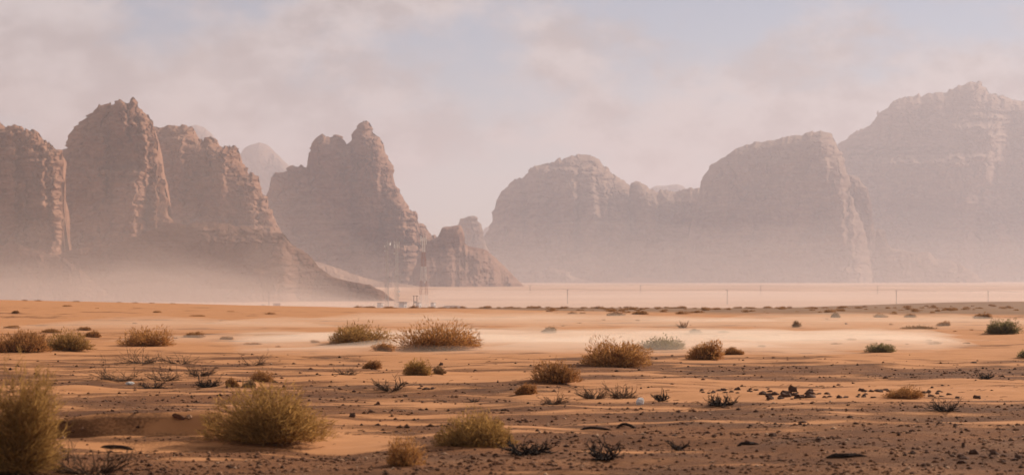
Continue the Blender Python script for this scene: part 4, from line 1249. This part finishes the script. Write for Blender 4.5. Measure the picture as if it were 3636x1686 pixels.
cabin(1350, 21, 21, 'white equipment cabin left of the leftmost telecom tower')
cabin(1431, 27, 24, 'white cabin with overhanging roof right of the middle tower', 0.7)
cabin(1486, 20, 22, 'white cabin just left of the red and white tower')
cabin(1538, 17, 22, 'white cabin right of the red and white tower, rightmost of four')
fence = empty('site_fence', ground_at(1420, SITE_Y - 14))
tag(fence, 'faint wire fence round the foot of the telecom towers', 'fence')
fx = [(k - 12) * 2.5 for k in range(25)]
fp = MB().tube([(0, 0, -0.4), (0, 0, 2.4)], 0.06, 5).mesh('post')
fp.materials.append(m_steel)
for x in fx:
    p = link('post', fp, None, fence)
    p.location = (x, 0, 0)
for z in (0.3, 0.8, 1.3, 1.8, 2.3):
    MB().tube([(fx[0], 0, z), (fx[-1], 0, z)], 0.025, 4).build('wire', m_steel, fence)

# power poles and lines
def power_pole(px, Y, H, label, double=False, group='power line poles'):
    g = ground_at(px, Y)
    root = empty('power_pole', g - Vector((0, 0, 0.4)))
    tag(root, label, 'power pole', group)
    for dx in ((-0.9, 0.9) if double else (0,)):
        MB().tube([(dx, 0, 0), (dx, 0, H + 0.4)], [0.24, 0.17], 8).build('shaft', m_pole, root)
    ca = MB().box((0, 0.2, H + 0.1), (3.2 if double else 2.6, 0.14, 0.2)).build('crossarm', m_pole, root)
    for dx in (-1.1, 0, 1.1):
        MB().tube([(dx, 0.2, H + 0.2), (dx, 0.2, H + 0.55)], [0.09, 0.06], 6).build('insulator', m_steel, ca)
    if double:
        MB().box((0, -0.1, H * 0.55), (1.5, 0.9, 1.1)).build('transformer', m_steel, root)
    return g + Vector((0, 0.2, H + 0.15))
power_pole(1475, SITE_Y + 10, 7.4, 'twin shaft power pole with transformer between the telecom towers', True)
tops = [power_pole(2015, 1800, 10.6, 'power pole in the far plain right of the telecom site'),
        power_pole(2582, 1780, 10.6, 'power pole in the far plain below the great bluff'),
        power_pole(3182, 1750, 10.4, 'power pole in the far plain below the pillars'),
        power_pole(3508, 1900, 9.0, 'rightmost power pole below the huge massif')]
tops2 = [power_pole(1882, 2700, 9.5, 'faint farther power pole left of the second line', group='far power line poles'),
         power_pole(2274, 2700, 9.5, 'faint farther power pole near the pink sand sheet', group='far power line poles'),
         power_pole(2701, 2650, 9.5, 'faint farther power pole right of the pole below the bluff', group='far power line poles'),
         power_pole(3116, 2600, 9.5, 'faint farther power pole left of the pole below the pillars', group='far power line poles')]
power_pole(955, 1500, 10.0, 'lone faint power pole in the dust left of the telecom site')
def wires(tp, label, ext):
    mb = MB()
    pts = [tp[0] + (tp[0] - tp[1])] + tp + ([tp[-1] + (tp[-1] - tp[-2])] if ext else [])
    for dx in (-1.1, 0, 1.1):
        line = []
        for a, b_ in zip(pts, pts[1:]):
            for k in range(9):
                u = k / 9
                line.append(a.lerp(b_, u) + Vector((dx, 0, 0.35 - 2.2 * 4 * u * (1 - u) * 0.5)))
        line.append(pts[-1] + Vector((dx, 0, 0.35)))
        mb.tube(line, 0.022, 4)
    tag(mb.build('power_line', m_pole), label, 'power line')
wires(tops, 'sagging wires of the nearer power line across the plain', True)
wires(tops2, 'sagging wires of the fainter farther power line', True)

# small buildings veiled by dust at the left
g = ground_at(983, 1420)
root = empty('shed', g - Vector((0, 0, 0.3)), radians(15))
tag(root, 'dust veiled reddish shed right of the lone faint pole', 'shed')
MB().box((0, 0, 1.5), (3.8, 3, 3.0)).build('wall', m_shed, root)
MB().box((0, 0, 3.1), (4.2, 3.4, 0.16)).build('roof', m_roof, root)
MB().box((-0.6, -1.53, 1.2), (0.9, 0.08, 2.0)).build('door', m_pole, root)
g = ground_at(939, 1430)
root = empty('tent', g - Vector((0, 0, 0.2)))
tag(root, 'dust veiled low brown tent left of the lone faint pole', 'tent')
tv = [(-2.2, -1.5, 0), (2.4, -1.5, 0), (2.4, 1.5, 0), (-2.2, 1.5, 0), (-1.5, 0, 2.5), (1.8, 0, 1.3)]
link('canvas', mesh_from('canvas', tv, [(0, 1, 5, 4), (1, 2, 5), (2, 3, 4, 5), (3, 0, 4), (0, 3, 2, 1)]), m_tent, root)
MB().tube([(-1.5, 0, 0), (-1.5, 0, 2.8)], 0.05, 5).build('tent_pole', m_pole, root)
mountain('earth_mound', 'low flat earth mound right of the telecom site',
    [(1548, 1098), (1568, 1090), (1582, 1085), (1620, 1084), (1640, 1088), (1672, 1094), (1690, 1098)], 1390, R_TALUS, D=3, w=5, flute=1, seed=31, lean=1.4, blocky=False, edge=0.6, step=1.2, strata=0.2, rough=0.6)
